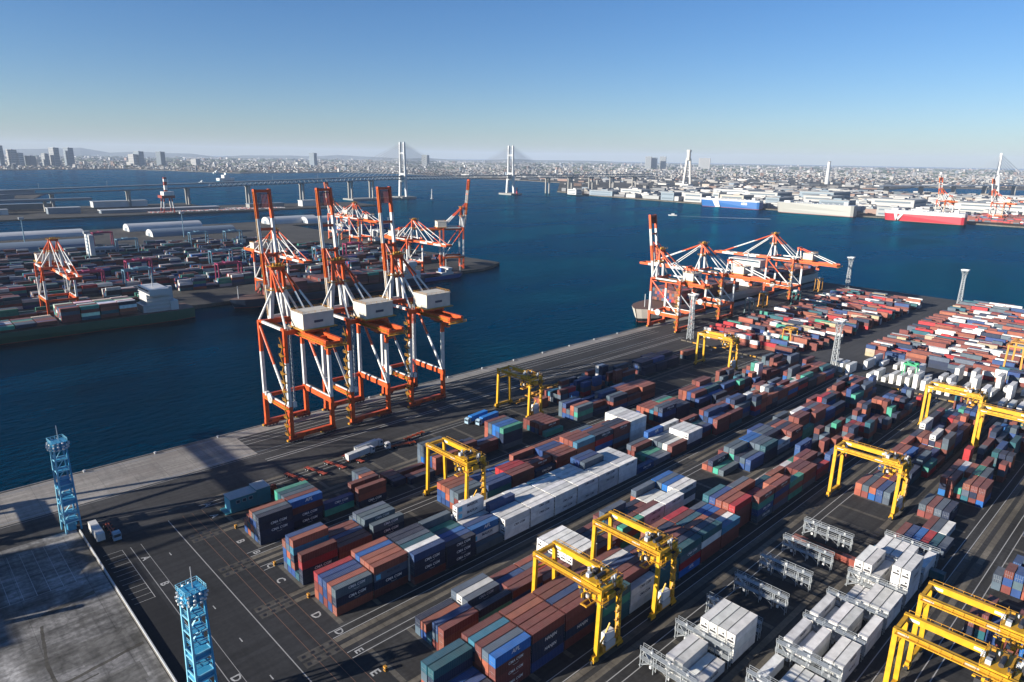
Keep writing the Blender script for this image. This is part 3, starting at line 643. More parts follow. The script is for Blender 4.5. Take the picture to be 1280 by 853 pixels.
for x, y, lb in ((206, 775, 'behind the deck house of the green ship'), (270, 702, 'beside the orange crane over the navy ship'), (246, 1080, 'behind the white slab office'), (455, 770, 'beside a light mast behind the small blue coaster')): dup(pk, (x, y, 0), PI / 2, 'magenta gantry crane of the opposite pier ' + lb, pk['group'])
bl = simple_gantry(LBLUE, 'pale blue gantry crane on the opposite pier behind the deck house of the green ship', (188, 715, 0), PI / 2, 'pale blue gantry cranes of the opposite pier')
for x, y, lb in ((250, 980, 'next to the white slab office'), (300, 800, 'behind the bow of the navy ship'), (335, 790, 'next to another over the navy ship'), (350, 1010, 'below the short grey arched shed'), (408, 760, 'beside the far magenta gantry crane'), (395, 1000, 'at the end of the arched shed row')): dup(bl, (x, y, 0), PI / 2, 'pale blue gantry crane on the opposite pier ' + lb, bl['group'])
simple_gantry(GREENM, 'green gantry crane beside the white upright reefer stacks', (447, 118, 0), 0).scale = (.6, .3, .6)
oc = simple_gantry(OCHRE, 'ochre gantry crane at the edge of the red container block', (517, 78, 0), PI / 2)
simple_gantry(RAILY, 'small yellow gantry crane inside the block of red containers', (478, 207, 0), PI / 2).scale = (.7, .45, .6)
# ================================================================ LIGHT TOWERS
def cyan_tower(label, loc, rz=0.0):
    t = thing('light_tower', label, 'light tower', loc, rz)
    def hw(z): return 2.35 - 0.5 * z / 31
    for sx in (-1, 1):
        for sy in (-1, 1):
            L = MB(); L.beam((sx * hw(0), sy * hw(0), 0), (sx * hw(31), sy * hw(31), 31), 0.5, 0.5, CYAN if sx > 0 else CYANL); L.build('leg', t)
    for i, z in enumerate((3.7, 6.4, 10.4, 12.0, 16.2, 17.8, 23.0, 27.0, 30.6)):
        r = MB(); h = hw(z)
        for p, q in (((-h, -h), (h, -h)), ((h, -h), (h, h)), ((h, h), (-h, h)), ((-h, h), (-h, -h))): r.beam((*p, z), (*q, z), 0.28, 0.34, CYANL)
        r.build('ring_beam', t)
    for z0, z1 in ((10.4, 12.0), (16.2, 17.8)):
        h = hw(z0); p = MB()
        p.box(-h + 0.2, -h + 0.2, z0, h - 0.2, h - 0.2, z1, CYAN); p.build('solid_panel', t)
    for z in (3.8, 6.6, 13.8, 19.6, 23.2, 27.2):
        h = hw(z) - 0.3; p = MB(); p.box(-h, -h, z, h, h, z + 0.1, CYAN)
        p.rail((-h, -h, z + 0.1), (h, -h, z + 0.1), CYANL); p.rail((-h, h, z + 0.1), (-h, -h, z + 0.1), CYANL)
        p.beam((-h + 0.4, 0.2, z + 0.1), (h - 0.4, 0.4, z + 3.4), 0.5, 0.1, CYANL); p.build('platform', t)
    p = MB(); p.box(-1.2, -1.2, 0, 1.2, 1.2, 3.6, CYAN); p.build('base_cabinet', t)
    hd = MB(); hd.box(-2.3, -2.3, 31.0, 2.3, 2.3, 31.2, CYAN); hd.box(-2.0, -2.0, 31.2, 2.0, 2.0, 33.4, CYAN); hd.box(-2.4, -2.4, 33.4, 2.4, 2.4, 33.55, CYAN)
    for p_, q_ in (((-2.4, -2.4, 33.55), (2.4, -2.4, 33.55)), ((2.4, -2.4, 33.55), (2.4, 2.4, 33.55)), ((2.4, 2.4, 33.55), (-2.4, 2.4, 33.55)), ((-2.4, 2.4, 33.55), (-2.4, -2.4, 33.55))): hd.rail(p_, q_, CYANL, step=1.2)
    ho = hd.build('lamp_head', t)
    MB().tube((0.4, 0.2, 33.5), (0.4, 0.2, 39.0), 0.09, LGREY, 6).build('lightning_rod', ho)
    lm = MB(); lm.tube((0, -0.25, 0), (0, 0.25, 0), 0.27, LAMP, 8); lm.box(-0.06, 0.1, -0.5, 0.06, 0.4, 0.3, CYANL); me = lm.mesh('floodlight')
    for tier in range(3):
        n_ = 9
        for k in range(n_):
            a = PI * (0.42 + 1.16 * k / (n_ - 1)) if True else 0
            for side in (0, 1):
                aa = a + (PI if side else 0); rr = 3.0 + 0.25 * (tier == 1)
                if side and tier == 2: continue
                o = link('floodlight', me, ho, (math.cos(aa) * rr, math.sin(aa) * rr, 31.2 + tier * 1.05)); o.rotation_euler = (0, 0, aa + PI / 2)
    return t
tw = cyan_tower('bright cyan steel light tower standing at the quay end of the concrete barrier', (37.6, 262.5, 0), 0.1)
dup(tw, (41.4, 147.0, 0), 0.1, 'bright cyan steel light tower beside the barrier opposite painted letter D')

def grey_tower(label, loc, H=33.0):
    t = thing('light_tower', label, 'light tower', loc)
    def hw(z): return 1.75 - 0.65 * min(1, z / (H * 0.85)) + (1.3 * max(0, (z - H * 0.85) / (H * 0.15)))
    nz = 9; zs = [H * i / nz for i in range(nz + 1)]
    for sx, sy in ((-1, -1), (1, -1), (1, 1), (-1, 1)):
        L = MB()
        for a, b in zip(zs, zs[1:]): L.beam((sx * hw(a), sy * hw(a), a), (sx * hw(b), sy * hw(b), b), 0.36, 0.36, STEEL)
        L.build('leg', t)
    br = MB()
    for i, (a, b) in enumerate(zip(zs, zs[1:])):
        h, k = hw(a), hw(b)
        for (p, q) in (((-1, -1), (1, -1)), ((1, -1), (1, 1)), ((1, 1), (-1, 1)), ((-1, 1), (-1, -1))):
            br.beam((p[0] * h, p[1] * h, a), (q[0] * k, q[1] * k, b), 0.17, 0.17, STEEL); br.beam((q[0] * h, q[1] * h, a), (p[0] * k, p[1] * k, b), 0.17, 0.17, STEEL); br.beam((p[0] * k, p[1] * k, b), (q[0] * k, q[1] * k, b), 0.2, 0.2, STEEL)
        if i in (2, 4, 6): br.box(-h + 0.2, -h + 0.2, a, h - 0.2, h - 0.2, a + 0.12, STEEL)
    br.build('lattice', t)
    hd = MB(); hd.box(-2.6, -2.6, H, 2.6, 2.6, H + 0.15, STEEL)
    for s in (-1, 1): hd.rail((-2.6, s * 2.6, H + .15), (2.6, s * 2.6, H + .15), STEEL, step=1.3); hd.rail((s * 2.6, -2.6, H + .15), (s * 2.6, 2.6, H + .15), STEEL, step=1.3)
    ho = hd.build('lamp_head', t)
    me = MB().box(-0.45, -0.25, -0.4, 0.45, 0.25, 0.4, LAMP).mesh('floodlight')
    for i in range(5):
        for s in (-1, 1):
            o = link('floodlight', me, ho, (-2.2 + i * 1.1, s * 2.9, H + 1.0)); o = link('floodlight', me, ho, (s * 2.9, -2.2 + i * 1.1, H + 1.0)); o.rotation_euler = (0, 0, PI / 2)
    return t
gt = grey_tower('pale lattice light tower beside the raised-boom crane and the empty gantry lane', (439, 265, 0))
dup(gt, (438, 159, 0), 0, 'pale lattice light tower at the gate between the reefers and the red container block')
dup(gt, (749, 270, 0), 0, 'pale lattice light tower at the harbour corner past the last quay crane')
dup(gt, (747, 166, 0), 0, 'pale lattice light tower behind the wide red and white container block, at the harbour edge')
for x, y, lb in ((168, 1160, 'thin light mast in front of the long white sheds'), (193, 917, 'light mast in front of the white slab office of the opposite pier'), (375, 1145, 'light mast between the two arched sheds'), (430, 760, 'light mast beside the far magenta gantry crane')):
    t = thing('light_mast', lb + ' of the pier across the basin' if 'pier' not in lb else lb, 'light mast', (x, y, 0))
    MB().tube((0, 0, 0), (0, 0, 38), 0.8, LBLUE, 8, 0.5).build('mast', t); MB().box(-3, -3, 37, 3, 3, 40, STEEL).build('lamp_head', t)

# ================================================================ REEFER RACKS
def rack_tree():
    t = thing('reefer_rack', '', 'rack', (0, 0, 0)); n_ = 4; L = 16.6
    for lev, z in enumerate((2.7, 5.4)):
        d = MB(); d.box(-0.75, -L / 2, z - 0.12, 0.75, L / 2, z, STEEL); d.build('walkway_deck', t)
        for s in (-1, 1):
            r = MB(); r.rail((s * 0.72, -L / 2, z), (s * 0.72, L / 2, z), STEEL, h=1.15, step=2.7, r=0.045); r.build('handrail', t)
    pm = MB().box(-0.1, -0.1, 0, 0.1, 0.1, 5.3, STEEL).mesh('post')
    for i in range(n_ + 1):
        for s in (-1, 1): link('post', pm, t, (s * 0.62, -L / 2 + 0.2 + i * (L - 0.4) / n_, 0))
    bm_ = MB().box(-0.25, -0.3, 0, 0.25, 0.3, 0.75, LAMP).mesh('socket_box')
    for i in range(3):
        for z in (0.9, 2.75, 5.45): link('socket_box', bm_, t, (0.0, -5.6 + i * 5.4, z))
    st = MB(); st.beam((0.1, L / 2 + 0.4, 0), (0.1, L / 2 - 3.4, 2.7), 0.9, 0.2, STEEL); st.beam((0, L / 2 - 3.4, 2.7), (0, L / 2 - 0.6, 5.4), 0.9, 0.2, STEEL); st.build('stairs', t)
    br = MB()
    for i in range(n_):
        y = -L / 2 + 0.2 + i * (L - 0.4) / n_; br.beam((0.62, y, 0.1), (0.62, y + (L - .4) / n_, 2.6), 0.1, 0.1, STEEL)
    br.build('brace', t)
    return t
rk = rack_tree(); first = True
RACKS = {'G': [131.0 + 16.3 * k for k in range(7)], 'H': [144.0 + 16.1 * k for k in range(7)]}
NUM = ('first', 'second', 'third', 'fourth', 'fifth', 'sixth', 'seventh')
for b in 'GH':
    for k, x in enumerate(RACKS[b]):
        lb = ('empty grey steel walkway rack for refrigerated containers' if b == 'G' and k > 1 else 'grey steel walkway rack among white refrigerated containers') + ', %s along block %s' % (NUM[k], b)
        if first: rk.location = (x, ROW_R[b] + 8.0, 0); rk['label'] = lb; rk['group'] = 'reefer racks'; first = False
        else: dup(rk, (x, ROW_R[b] + 8.0, 0), 0, lb, 'reefer racks')

# ================================================================ CONTAINERS
PAL = {'r': (0.150, 0.041, 0.034), 'o': (0.26, 0.076, 0.048), 'R': (0.34, 0.020, 0.026), 'n': (0.010, 0.021, 0.052), 'b': (0.019, 0.054, 0.165),
       'B': (0.012, 0.105, 0.33), 's': (0.070, 0.098, 0.130), 'c': (0.036, 0.18, 0.29), 't': (0.013, 0.085, 0.112), 'g': (0.045, 0.25, 0.18), 'w': (0.70, 0.70, 0.675), 'y': (0.33, 0.28, 0.19)}
CNAME = {'r': 'brown red', 'o': 'rust orange', 'R': 'bright red', 'n': 'navy', 'b': 'blue', 'B': 'bright blue', 's': 'slate grey', 'c': 'light blue', 't': 'teal', 'g': 'green', 'w': 'white', 'y': 'beige'}
rnd = random.Random(7)
# per block: bay -> six rows from the water side; "height digit + colour of the top box"; 6,7,8 = three, two, four high-cubes
YARD = {
 'B': {0: "0.2o3o4o4s4n", 1: "4g4t4s4r4B0.", 2: "0.0.0.1w2b0.", 3: "0.0.0.3r0.3r", 3.5: "3s3s3o3n0.0.", 4.5: "1r1r1n1n0.0.", 5: "0.1r0.1r1n0.", 6: "4s4s3s3b3o0.", 7: "2b2b3n3r2r0.", 8: "0.1r2b2r0.0.",
       9: "4r4s4B4B4g0.", 11: "2r2r2r2r2r1g", 13: "3s3b2s3o3s0.", 14: "2b1s2b2r1n0.", 15: "2b3s3b2o3s3n", 16: "2s3b3o3o3o2r", 17: "2b2s3o3o3o3o"},
 'C': {0: "0.4o5b5o1t4r", 1: "0.3r3r3b3r3r", 2: "3s4s4s4s0.4s", 5: "3o3o3o3s3s2w", 6: "2b2b2s2b3b3b", 7: "2B2s3R3R3r3r", 8: "3o2r2r2r3r2n", 9: "3o3b3b3o3r3r", 10: "3o3o4o4r4r4c", 11: "3s3B3w4r4n4n", 12: "2s3r3n4n4n4r",
       13: "4w4w4w4w4w4w", 15: "3o3o3o3c4s4n", 16: "3s3g3o3n3n3n"},
 'D': {0: "6R6b6b6o6s0.", 1: "4o4B4o4o4o0.", 2: "4n4n4s4t4w4b", 3: "4s3g3t3B3b3n", 4: "3w5w3w3b3B1s", 5: "3w3w4b3w3w3w", 6: "3w3w3w3w3w3w", 7: "3c3w3w3w3w3w", 8: "3w3w3w3w3w3w", 9: "4b4b4s3w3w3w", 10: "3w3w3w3w3w3w", 11: "0.0.0.0.0.1b",
       12: "2s2r1g1g1s1s", 13: "3B2w2s2s2w2r", 14: "3w2w3w3w3w3w", 15: "2r3r2g2s2b0."},
 'E': {1: "0.2n2o1t3b3r", 2: "0.3s3w3s2n3n", 3: "0.2r2b2b3r3r", 4: "0.2o2s2R2r2r", 5: "3w3w3w3w3w3w", 6: "1s2r2n2s2r2r", 7: "1t3r4s3n3r3g", 8: "0.2n2r2s3r3w", 9: "3s2w2w1s3w3w", 10: "3B3s3B3w3w0.",
       13: "1o2n1g1s0.0.", 14: "2r3s3s2n2s2b", 15: "2n3B3B3s3s3t", 16: "3b3s3s3n2r2w", 17: "2s3n3o3n3r3r", 18: "3s2b3s4r4r2g"},
 'F': {0: "4t4t2B2b2n0.", 1: "8r8c8r8s8B0.", 2: "8r8o8r8r8r0.", 3: "8r8r8b8r8r0.", 4: "4r4r4b4r4t4t", 5: "4r4w4b4r4r3w", 6: "3r4n4r4r3n3t", 7: "4o4n4r4r4n4t", 8: "4R4r4t4o4s4t", 9: "3s3B3B3o3w3c", 10: "4t4b4o4o4R0.", 11: "3o4s4o3R3r4r", 12: "0.0.3t3s4o4r", 13: "1w2r3o2r2n3g",
       14: "0.2w2r3r3r3r", 15: "1r2g3r3r2r2R"},
 'G': {15: "2o2s2o2b2s0.", 16: "1r2s2R2r1b0.", 17: "2b2r2b1b2n0."},
 'H': {13: "1r1b1B1R1t1s", 14: "0.0.1r1s1w0.", 15: "2s2r2s2n0.0.", 17: "3r3o2g3o3r3r", 18: "3o3w3o3g3s0."},
 'I': {10: "2r3r2b2s3r3b", 12.4: "2s3r3b3r2s2s", 13.4: "0.2b3s3r3t2r", 15: "0.3b3b3r3r2b", 16: "3b3r3b3s3o3r"},
}
for b, lo, hi, dens in (('A', 14, 19, 0.55), ('C', 18, 26.5, 0.85), ('D', 16, 26.5, 0.86), ('E', 19, 26, 0.8), ('F', 16, 26, 0.82), ('G', 18, 26, 0.9), ('H', 19, 26, 0.72), ('I', 17, 22, 0.8)):
    s = float(lo)
    while s < hi:
        half = rnd.random() < 0.35; hb = rnd.choice((2, 3, 3, 3)); row = ''
        for q in range(6):
            h = 0 if rnd.random() > dens else max(1, min(4, hb + rnd.choice((-1, 0, 0, 1))))
            row += '%d%s' % (h, rnd.choice('rrrrrroooRnnnbbbssBtgw') if h else '.')
        if half and rnd.random() < 0.75: YARD.setdefault(b, {})[s + 0.001] = row; s += 0.5
        else: YARD.setdefault(b, {})[s] = row; s += 1.0
YARD['A'].update({20: "0.3n3n3n2n0.", 21: "3n3n3n3b2n0.", 22: "0.3n3n2n2n0.", 24: "0.0.2o2o0.0.", 14: "0.2c2w2s0.0.", 13.001: "0.0.2r2o0.0."})
YARD['E'].update({22: "2w3s3r0.0.0.", 24.001: "3g3b3r3r2s0.", 24.5: "0.0.0.3r3r2b"})
YARD['G'].update({25: "0.3b3b3b3b3b"})
BOXES = []            # every container of every yard
def put(x, y, z, ax, L, c, blk, tier, nt, bay=0, row=0, hc=False, top=False, reefer=False):
    jj = 0.985 if c == 'w' else 0.93; base = PAL[c]; k = rnd.uniform(0.8, 1.18) if c != 'w' else rnd.uniform(0.74, 1.1); j = [max(0.01, min(0.8, v * k * rnd.uniform(jj, 2 - jj))) for v in base]
    BOXES.append(dict(x=x, y=y, z=z, ax=ax, L=L, H=2.9 if hc else 2.59, c=c, rgb=tuple(j), blk=blk, tier=tier, nt=nt, bay=bay, row=row, reefer=reefer, top=top))
MIX = 'rrrroorrnnnbbbsssBtRg'
LOW = {('D', 1, 4): 'rnso', ('D', 0, 4): 'ons', ('D', 0, 3): 'bro', ('D', 0, 0): 'orR', ('D', 0, 2): 'rbb', ('D', 0, 1): 'brb', ('D', 2, 5): 'rnnb', ('D', 3, 5): 'nnn', ('D', 4, 4): 'rwB', ('D', 4, 1): 'rsrww', ('B', 0, 5): 'nnnn', ('B', 0, 4): 'bsbs', ('B', 1, 4): 'nnrB', ('C', 0, 5): 'nnRr', ('C', 0, 3): 'bonco', ('C', 0, 2): 'bcosb', ('C', 0, 1): 'sbbo',
       ('C', 2, 5): 'nnns', ('C', 2, 3): 'nnns', ('F', 0, 1): 'rsnt', ('F', 0, 0): 'bost', ('F', 1, 4): 'rrrB', ('F', 2, 4): 'bnnr', ('F', 3, 4): 'rnrr', ('F', 8, 5): 'rrwt', ('F', 10, 4): 'rrrR', ('E', 1, 5): 'oor', ('E', 1, 4): 'rsb', ('E', 1, 1): 'sn', ('E', 1, 2): 'bo', ('F', 9, 5): 'rrc', ('C', 10, 5): 'rrrc', ('C', 9, 5): 'nrr', ('B', 9, 4): 'snng', ('B', 9, 0): 'boor', ('B', 6, 0): 'ssss', ('C', 5, 0): 'bbo', ('C', 5, 1): 'bbo', ('C', 5, 2): 'boo', ('C', 5, 3): 'oss', ('E', 9, 5): 'www', ('E', 5, 5): 'rww'}
for b, bays in YARD.items():
    for bay, row in bays.items():
        half = abs(bay - round(bay)) > 0.3 or abs(bay - round(bay, 2)) > 0.0005
        for q in range(6):
            d, c = int(row[2 * q]), row[2 * q + 1]
            if not d: continue
            hc = d in (6, 7, 8); nt = {6: 3, 7: 2, 8: 4}.get(d, d); pitch = 2.92 if hc else 2.62
            y = ROW_R[b] + ROWP * (5 - q) + 1.22; L = 6.06 if half else 12.19; x = SLOT0 + SLOT * bay + L / 2
            for k in range(nt):
                lo = LOW.get((b, bay, q))
                if lo and k < len(lo): cc = lo[k]
                elif k == nt - 1: cc = c
                elif c == 'w': cc = 'w' if rnd.random() < 0.9 else rnd.choice('sn')
                elif rnd.random() < 0.3: cc = c
                else: cc = rnd.choice(MIX)
                put(x + rnd.uniform(-.06, .06), y + rnd.uniform(-.04, .04), k * pitch + 0.02, 0, L, cc, b, k + 1, nt, bay, q, hc, k == nt - 1, cc == 'w')
# reefers between the racks
RF = {'G': {0: "0.0.2.2.1.1.", 1: "0.1.3.3.3.3."}, 'H': {0: "1.0.1.1.1.0.", 1: "2.1.2.0.2.2.", 2: "2.1.2.2.0.2.", 3: "0.1.1.2.2.2.", 4: "3.3.2.0.4.4.", 5: "2.2.2.2.0.2."}}
for b, bays in RF.items():
    for k, row in bays.items():
        for q in range(6):
            for i in range(int(row[2 * q])):
                put(RACKS[b][k] + 8.2, ROW_R[b] + ROWP * (5 - q) + 1.22, i * 2.92 + 0.02, 0, 12.19, 'w', b, i + 1, int(row[2 * q]), 40 + k, q, True, i == int(row[2 * q]) - 1, True)
for q, c in enumerate('oro'): put(221, 70.5 + q * 4.5, 0.02, 1, 12.19, c, 'G', 1, 1, 60, q)
for q, c in enumerate('tRc'): put(234, 48 + q * 4.8, 0.02, 1, 12.19, c, 'H', 1, 1, 60, q)
# second terminal: boxes lie across the quay direction
def across(x0, x1, y0, y1, blk, pal, hmax, dens, xp=2.85, aisle=0):
    x = x0; r = 0
    while x < x1:
        y = y1; n_ = 0
        while y > y0:
            L = 12.19 if rnd.random() < 0.72 else 6.06
            if rnd.random() < dens:
                nt = rnd.choice(range(1, hmax + 1)) if rnd.random() < 0.3 else rnd.choice((hmax, max(1, hmax - 1)))
                for k in range(nt):
                    c = rnd.choice(pal); put(x + 1.22, y - L / 2, k * 2.62 + 0.02, 1, L, c, blk, k + 1, nt, 0, 0, False, k == nt - 1, False)
            y -= L + 0.35
        x += xp; r += 1
        if aisle and r % aisle == 0: x += 3.4
across(452, 715, 197, 262, 'T2a', 'rrrrrrrooooRRnbbwwwsgyt', 3, 0.86, aisle=5)
across(494, 745, -80, 160, 'T2b', 'rrrrrooooRRwwwwwwsssybbnnt', 3, 0.93, aisle=6)
for yy in [160 - 4.3 * i for i in range(46)]:                      # upright rows of reefers at the near edge of that terminal
    for x0 in (440, 458, 474):
        if rnd.random() < (0.55 if x0 == 440 else 0.42):
            nt = rnd.choice((1, 1, 2, 2, 3, 3))
            for k in range(nt): put(x0 + 6.1, yy, k * 2.92 + 0.02, 0, 12.19, 'w', 'T2r', k + 1, nt, 0, 0, True, k == nt - 1, True)
# opposite pier
def along(x0, x1, y0, blk, pal, dens, hmax, dim=0.72):  # dim darkens the box colours to stand in for their shaded side
    x = x0
    while x < x1:
        hb = rnd.choice((hmax, hmax, hmax - 1, 1)); gap = rnd.random() > dens
        for q in range(6):
            if gap or rnd.random() > 0.88: continue
            nt = max(1, hb + rnd.choice((-1, 0, 0)))
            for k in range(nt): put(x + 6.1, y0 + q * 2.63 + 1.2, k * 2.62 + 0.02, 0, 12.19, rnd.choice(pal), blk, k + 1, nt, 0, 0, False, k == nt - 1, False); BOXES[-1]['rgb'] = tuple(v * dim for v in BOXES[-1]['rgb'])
        x += 12.6
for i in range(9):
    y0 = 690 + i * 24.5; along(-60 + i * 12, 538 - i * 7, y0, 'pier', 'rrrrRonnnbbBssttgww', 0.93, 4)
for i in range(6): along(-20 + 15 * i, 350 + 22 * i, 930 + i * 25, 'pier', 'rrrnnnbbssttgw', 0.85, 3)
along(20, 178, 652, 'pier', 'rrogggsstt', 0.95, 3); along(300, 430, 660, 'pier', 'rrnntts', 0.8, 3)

across(1935, 2120, -60, 455, 'far', 'rrrrrrRRooownbs', 4, 0.8, aisle=4)
# how much of each box the photograph shows: exposed faces, in square pixels
OCC = {}
for i, b in enumerate(BOXES):
    OCC[(round(b['x'] / 3), round(b['y'] / 1.3), round((b['z'] + 1.3) / 2.6))] = i
def exposure(b):
    lx, ly = (b['L'] / 2, 1.22) if b['ax'] == 0 else (1.22, b['L'] / 2); H = b['H']
    q = lambda dx, dy, dz: project((b['x'] + dx * lx, b['y'] + dy * ly, b['z'] + dz * H))
    c = q(0, 0, .5)
    if c[2] < 5 or not (-20 < c[0] < 1300 and 100 < c[1] < 875): return 0
    def area(ps):
        a = 0
        for i in range(4): a += ps[i][0] * ps[(i + 1) % 4][1] - ps[(i + 1) % 4][0] * ps[i][1]
        return abs(a) / 2
    t = 0
    if b['top']: t += area([q(-1, -1, 1), q(1, -1, 1), q(1, 1, 1), q(-1, 1, 1)])
    def free(dx, dy):
        for s in BY.get((b['blk'], round((b['x'] + dx) / 6)), ()):
            if abs(s['x'] - b['x'] - dx) < lx * 0.9 and abs(s['y'] - b['y'] - dy) < ly * 0.9 and abs(s['z'] - b['z']) < 1.6: return 0
        return 1
    if free(-2 * lx - .5, 0): t += area([q(-1, -1, 0), q(-1, 1, 0), q(-1, 1, 1), q(-1, -1, 1)])
    if free(0, -2 * ly - .2): b['open_side'] = True; t += area([q(-1, -1, 0), q(1, -1, 0), q(1, -1, 1), q(-1, -1, 1)])
    return t
BY = {}
for b in BOXES:
    for d in (-1, 0, 1): BY.setdefault((b['blk'], round(b['x'] / 6) + d), []).append(b)
for b in BOXES: b['seen'] = exposure(b)
order = sorted(range(len(BOXES)), key=lambda i: -BOXES[i]['seen'])
single, nR, nC = [], 0, 0
for i in order:
    r_ = BOXES[i]['reefer']
    if r_ and nR < 110: single.append(i); nR += 1
    elif not r_ and nC < 300: single.append(i); nC += 1
SING = set(single)

def container_mesh(L, H):
    """corrugated box with frame, corner castings; doors are separate"""
    b = MB(); w = 1.195; h2 = L / 2; P = PAINT
    for sx in (-1, 1):
        for sy in (-1, 1):
            b.box(sx * (h2 - 0.16) if sx > 0 else -h2, sy * (w - 0.14) if sy > 0 else -w, 0.16, h2 if sx > 0 else -h2 + 0.16, w if sy > 0 else -w + 0.14, H - 0.12, P)
            for z in (0, H - 0.12): b.box(min(sx * h2, sx * (h2 - 0.18)), min(sy * w, sy * (w - 0.17)), z, max(sx * h2, sx * (h2 - 0.18)), max(sy * w, sy * (w - 0.17)), z + (0.16 if z == 0 else 0.12), P)
    for sy in (-1, 1):
        for z0, z1 in ((0.02, 0.17), (H - 0.11, H - 0.01)):
            b.box(-h2 + 0.18, sy * w - (0.08 if sy > 0 else 0), z0, h2 - 0.18, sy * w + (0 if sy > 0 else 0.08), z1, P)
    n_ = int(L / 0.56); y_o, y_i = w - 0.03, w - 0.075
    for sy in (-1, 1):
        pts = []
        x = -h2 + 0.16; dx = (L - 0.32) / n_
        for k in range(n_):
            for f, yy in ((0, y_o), (0.3, y_o), (0.5, y_i), (0.8, y_i)): pts.append((x + dx * (k + f), sy * yy))
        pts.append((h2 - 0.16, sy * y_o))
        vv = [(px, py, 0.17) for px, py in pts] + [(px, py, H - 0.11) for px, py in pts]; m_ = len(pts)
        b.add(vv, [(i, i + 1, m_ + i + 1, m_ + i) if sy < 0 else (i, m_ + i, m_ + i + 1, i + 1) for i in range(m_ - 1)], P)
    pts = []; x = -h2 + 0.18; nr = n_; dx = (L - 0.36) / nr
    for k in range(nr):
        for f, zz in ((0, H - 0.03), (0.35, H - 0.03), (0.5, H - 0.065), (0.85, H - 0.065)): pts.append((x + dx * (k + f), zz))
    pts.append((h2 - 0.18, H - 0.03)); m_ = len(pts)
    b.add([(px, -w + 0.08, pz) for px, pz in pts] + [(px, w - 0.08, pz) for px, pz in pts], [(i, i + 1, m_ + i + 1, m_ + i) for i in range(m_ - 1)], P)
    for sx in (-1, 1):
        for z0, z1 in ((0.0, 0.16), (H - 0.14, H - 0.02)): b.box(min(sx * h2, sx * (h2 - 0.14)) + .002, -w + 0.17, z0, max(sx * h2, sx * (h2 - 0.14)) - .002, w - 0.17, z1, P)
    b.box(h2 - 0.09, -w + 0.14, 0.16, h2 - 0.05, w - 0.14, H - 0.14, P)
    b.box(-h2 + 0.10, -w + 0.14, 0.16, -h2 + 0.13, w - 0.14, H - 0.14, P)
    return b.mesh('container_body')
def door_mesh(H):
    b = MB(); b.box(0.03, -0.53, 0.2, 0.085, 0.53, H - 0.16, PAINT)
    for z in (0.5, 1.05, 1.6, 2.1): b.box(0.015, -0.49, z, 0.03, 0.49, z + 0.3, PAINT)
    for y in (-0.25, 0.27): b.tube((0.0, y, 0.12), (0.0, y, H - 0.1), 0.03, STEEL, 5); b.box(-0.03, y - 0.1, 1.05, 0.0, y + 0.22, 1.13, STEEL)
    return b.mesh('container_door')
def unit_mesh(H):
    """machinery end of a refrigerated container"""
    b = MB(); b.box(0.0, -1.05, 0.18, 0.085, 1.05, H - 0.16, PAINT); b.box(-0.03, -0.9, 0.3, 0.0, 0.9, 0.85, DARK)
    b.tube((-0.04, -0.42, 1.55), (0.0, -0.42, 1.55), 0.33, DARK, 12); b.box(-0.03, 0.15, 1.2, 0.0, 0.85, 1.9, LGREY); b.box(-0.03, -0.9, 2.05, 0.0, 0.9, 2.2, LGREY)
    return b.mesh('cooling_unit')
CM = {}
def cm(kind, *a):
    k = (kind, *a)
    if k not in CM: CM[k] = {'body': container_mesh, 'door': door_mesh, 'unit': unit_mesh}[kind](*a)
    return CM[k]
WORD = {1: 'one', 2: 'two', 3: 'three', 4: 'four', 5: 'five', 6: 'six'}
ORD = 'first second third fourth fifth sixth seventh eighth ninth tenth eleventh twelfth thirteenth fourteenth fifteenth sixteenth seventeenth eighteenth nineteenth twentieth twenty-first twenty-second twenty-third twenty-fourth twenty-fifth twenty-sixth twenty-seventh twenty-eighth'.split()
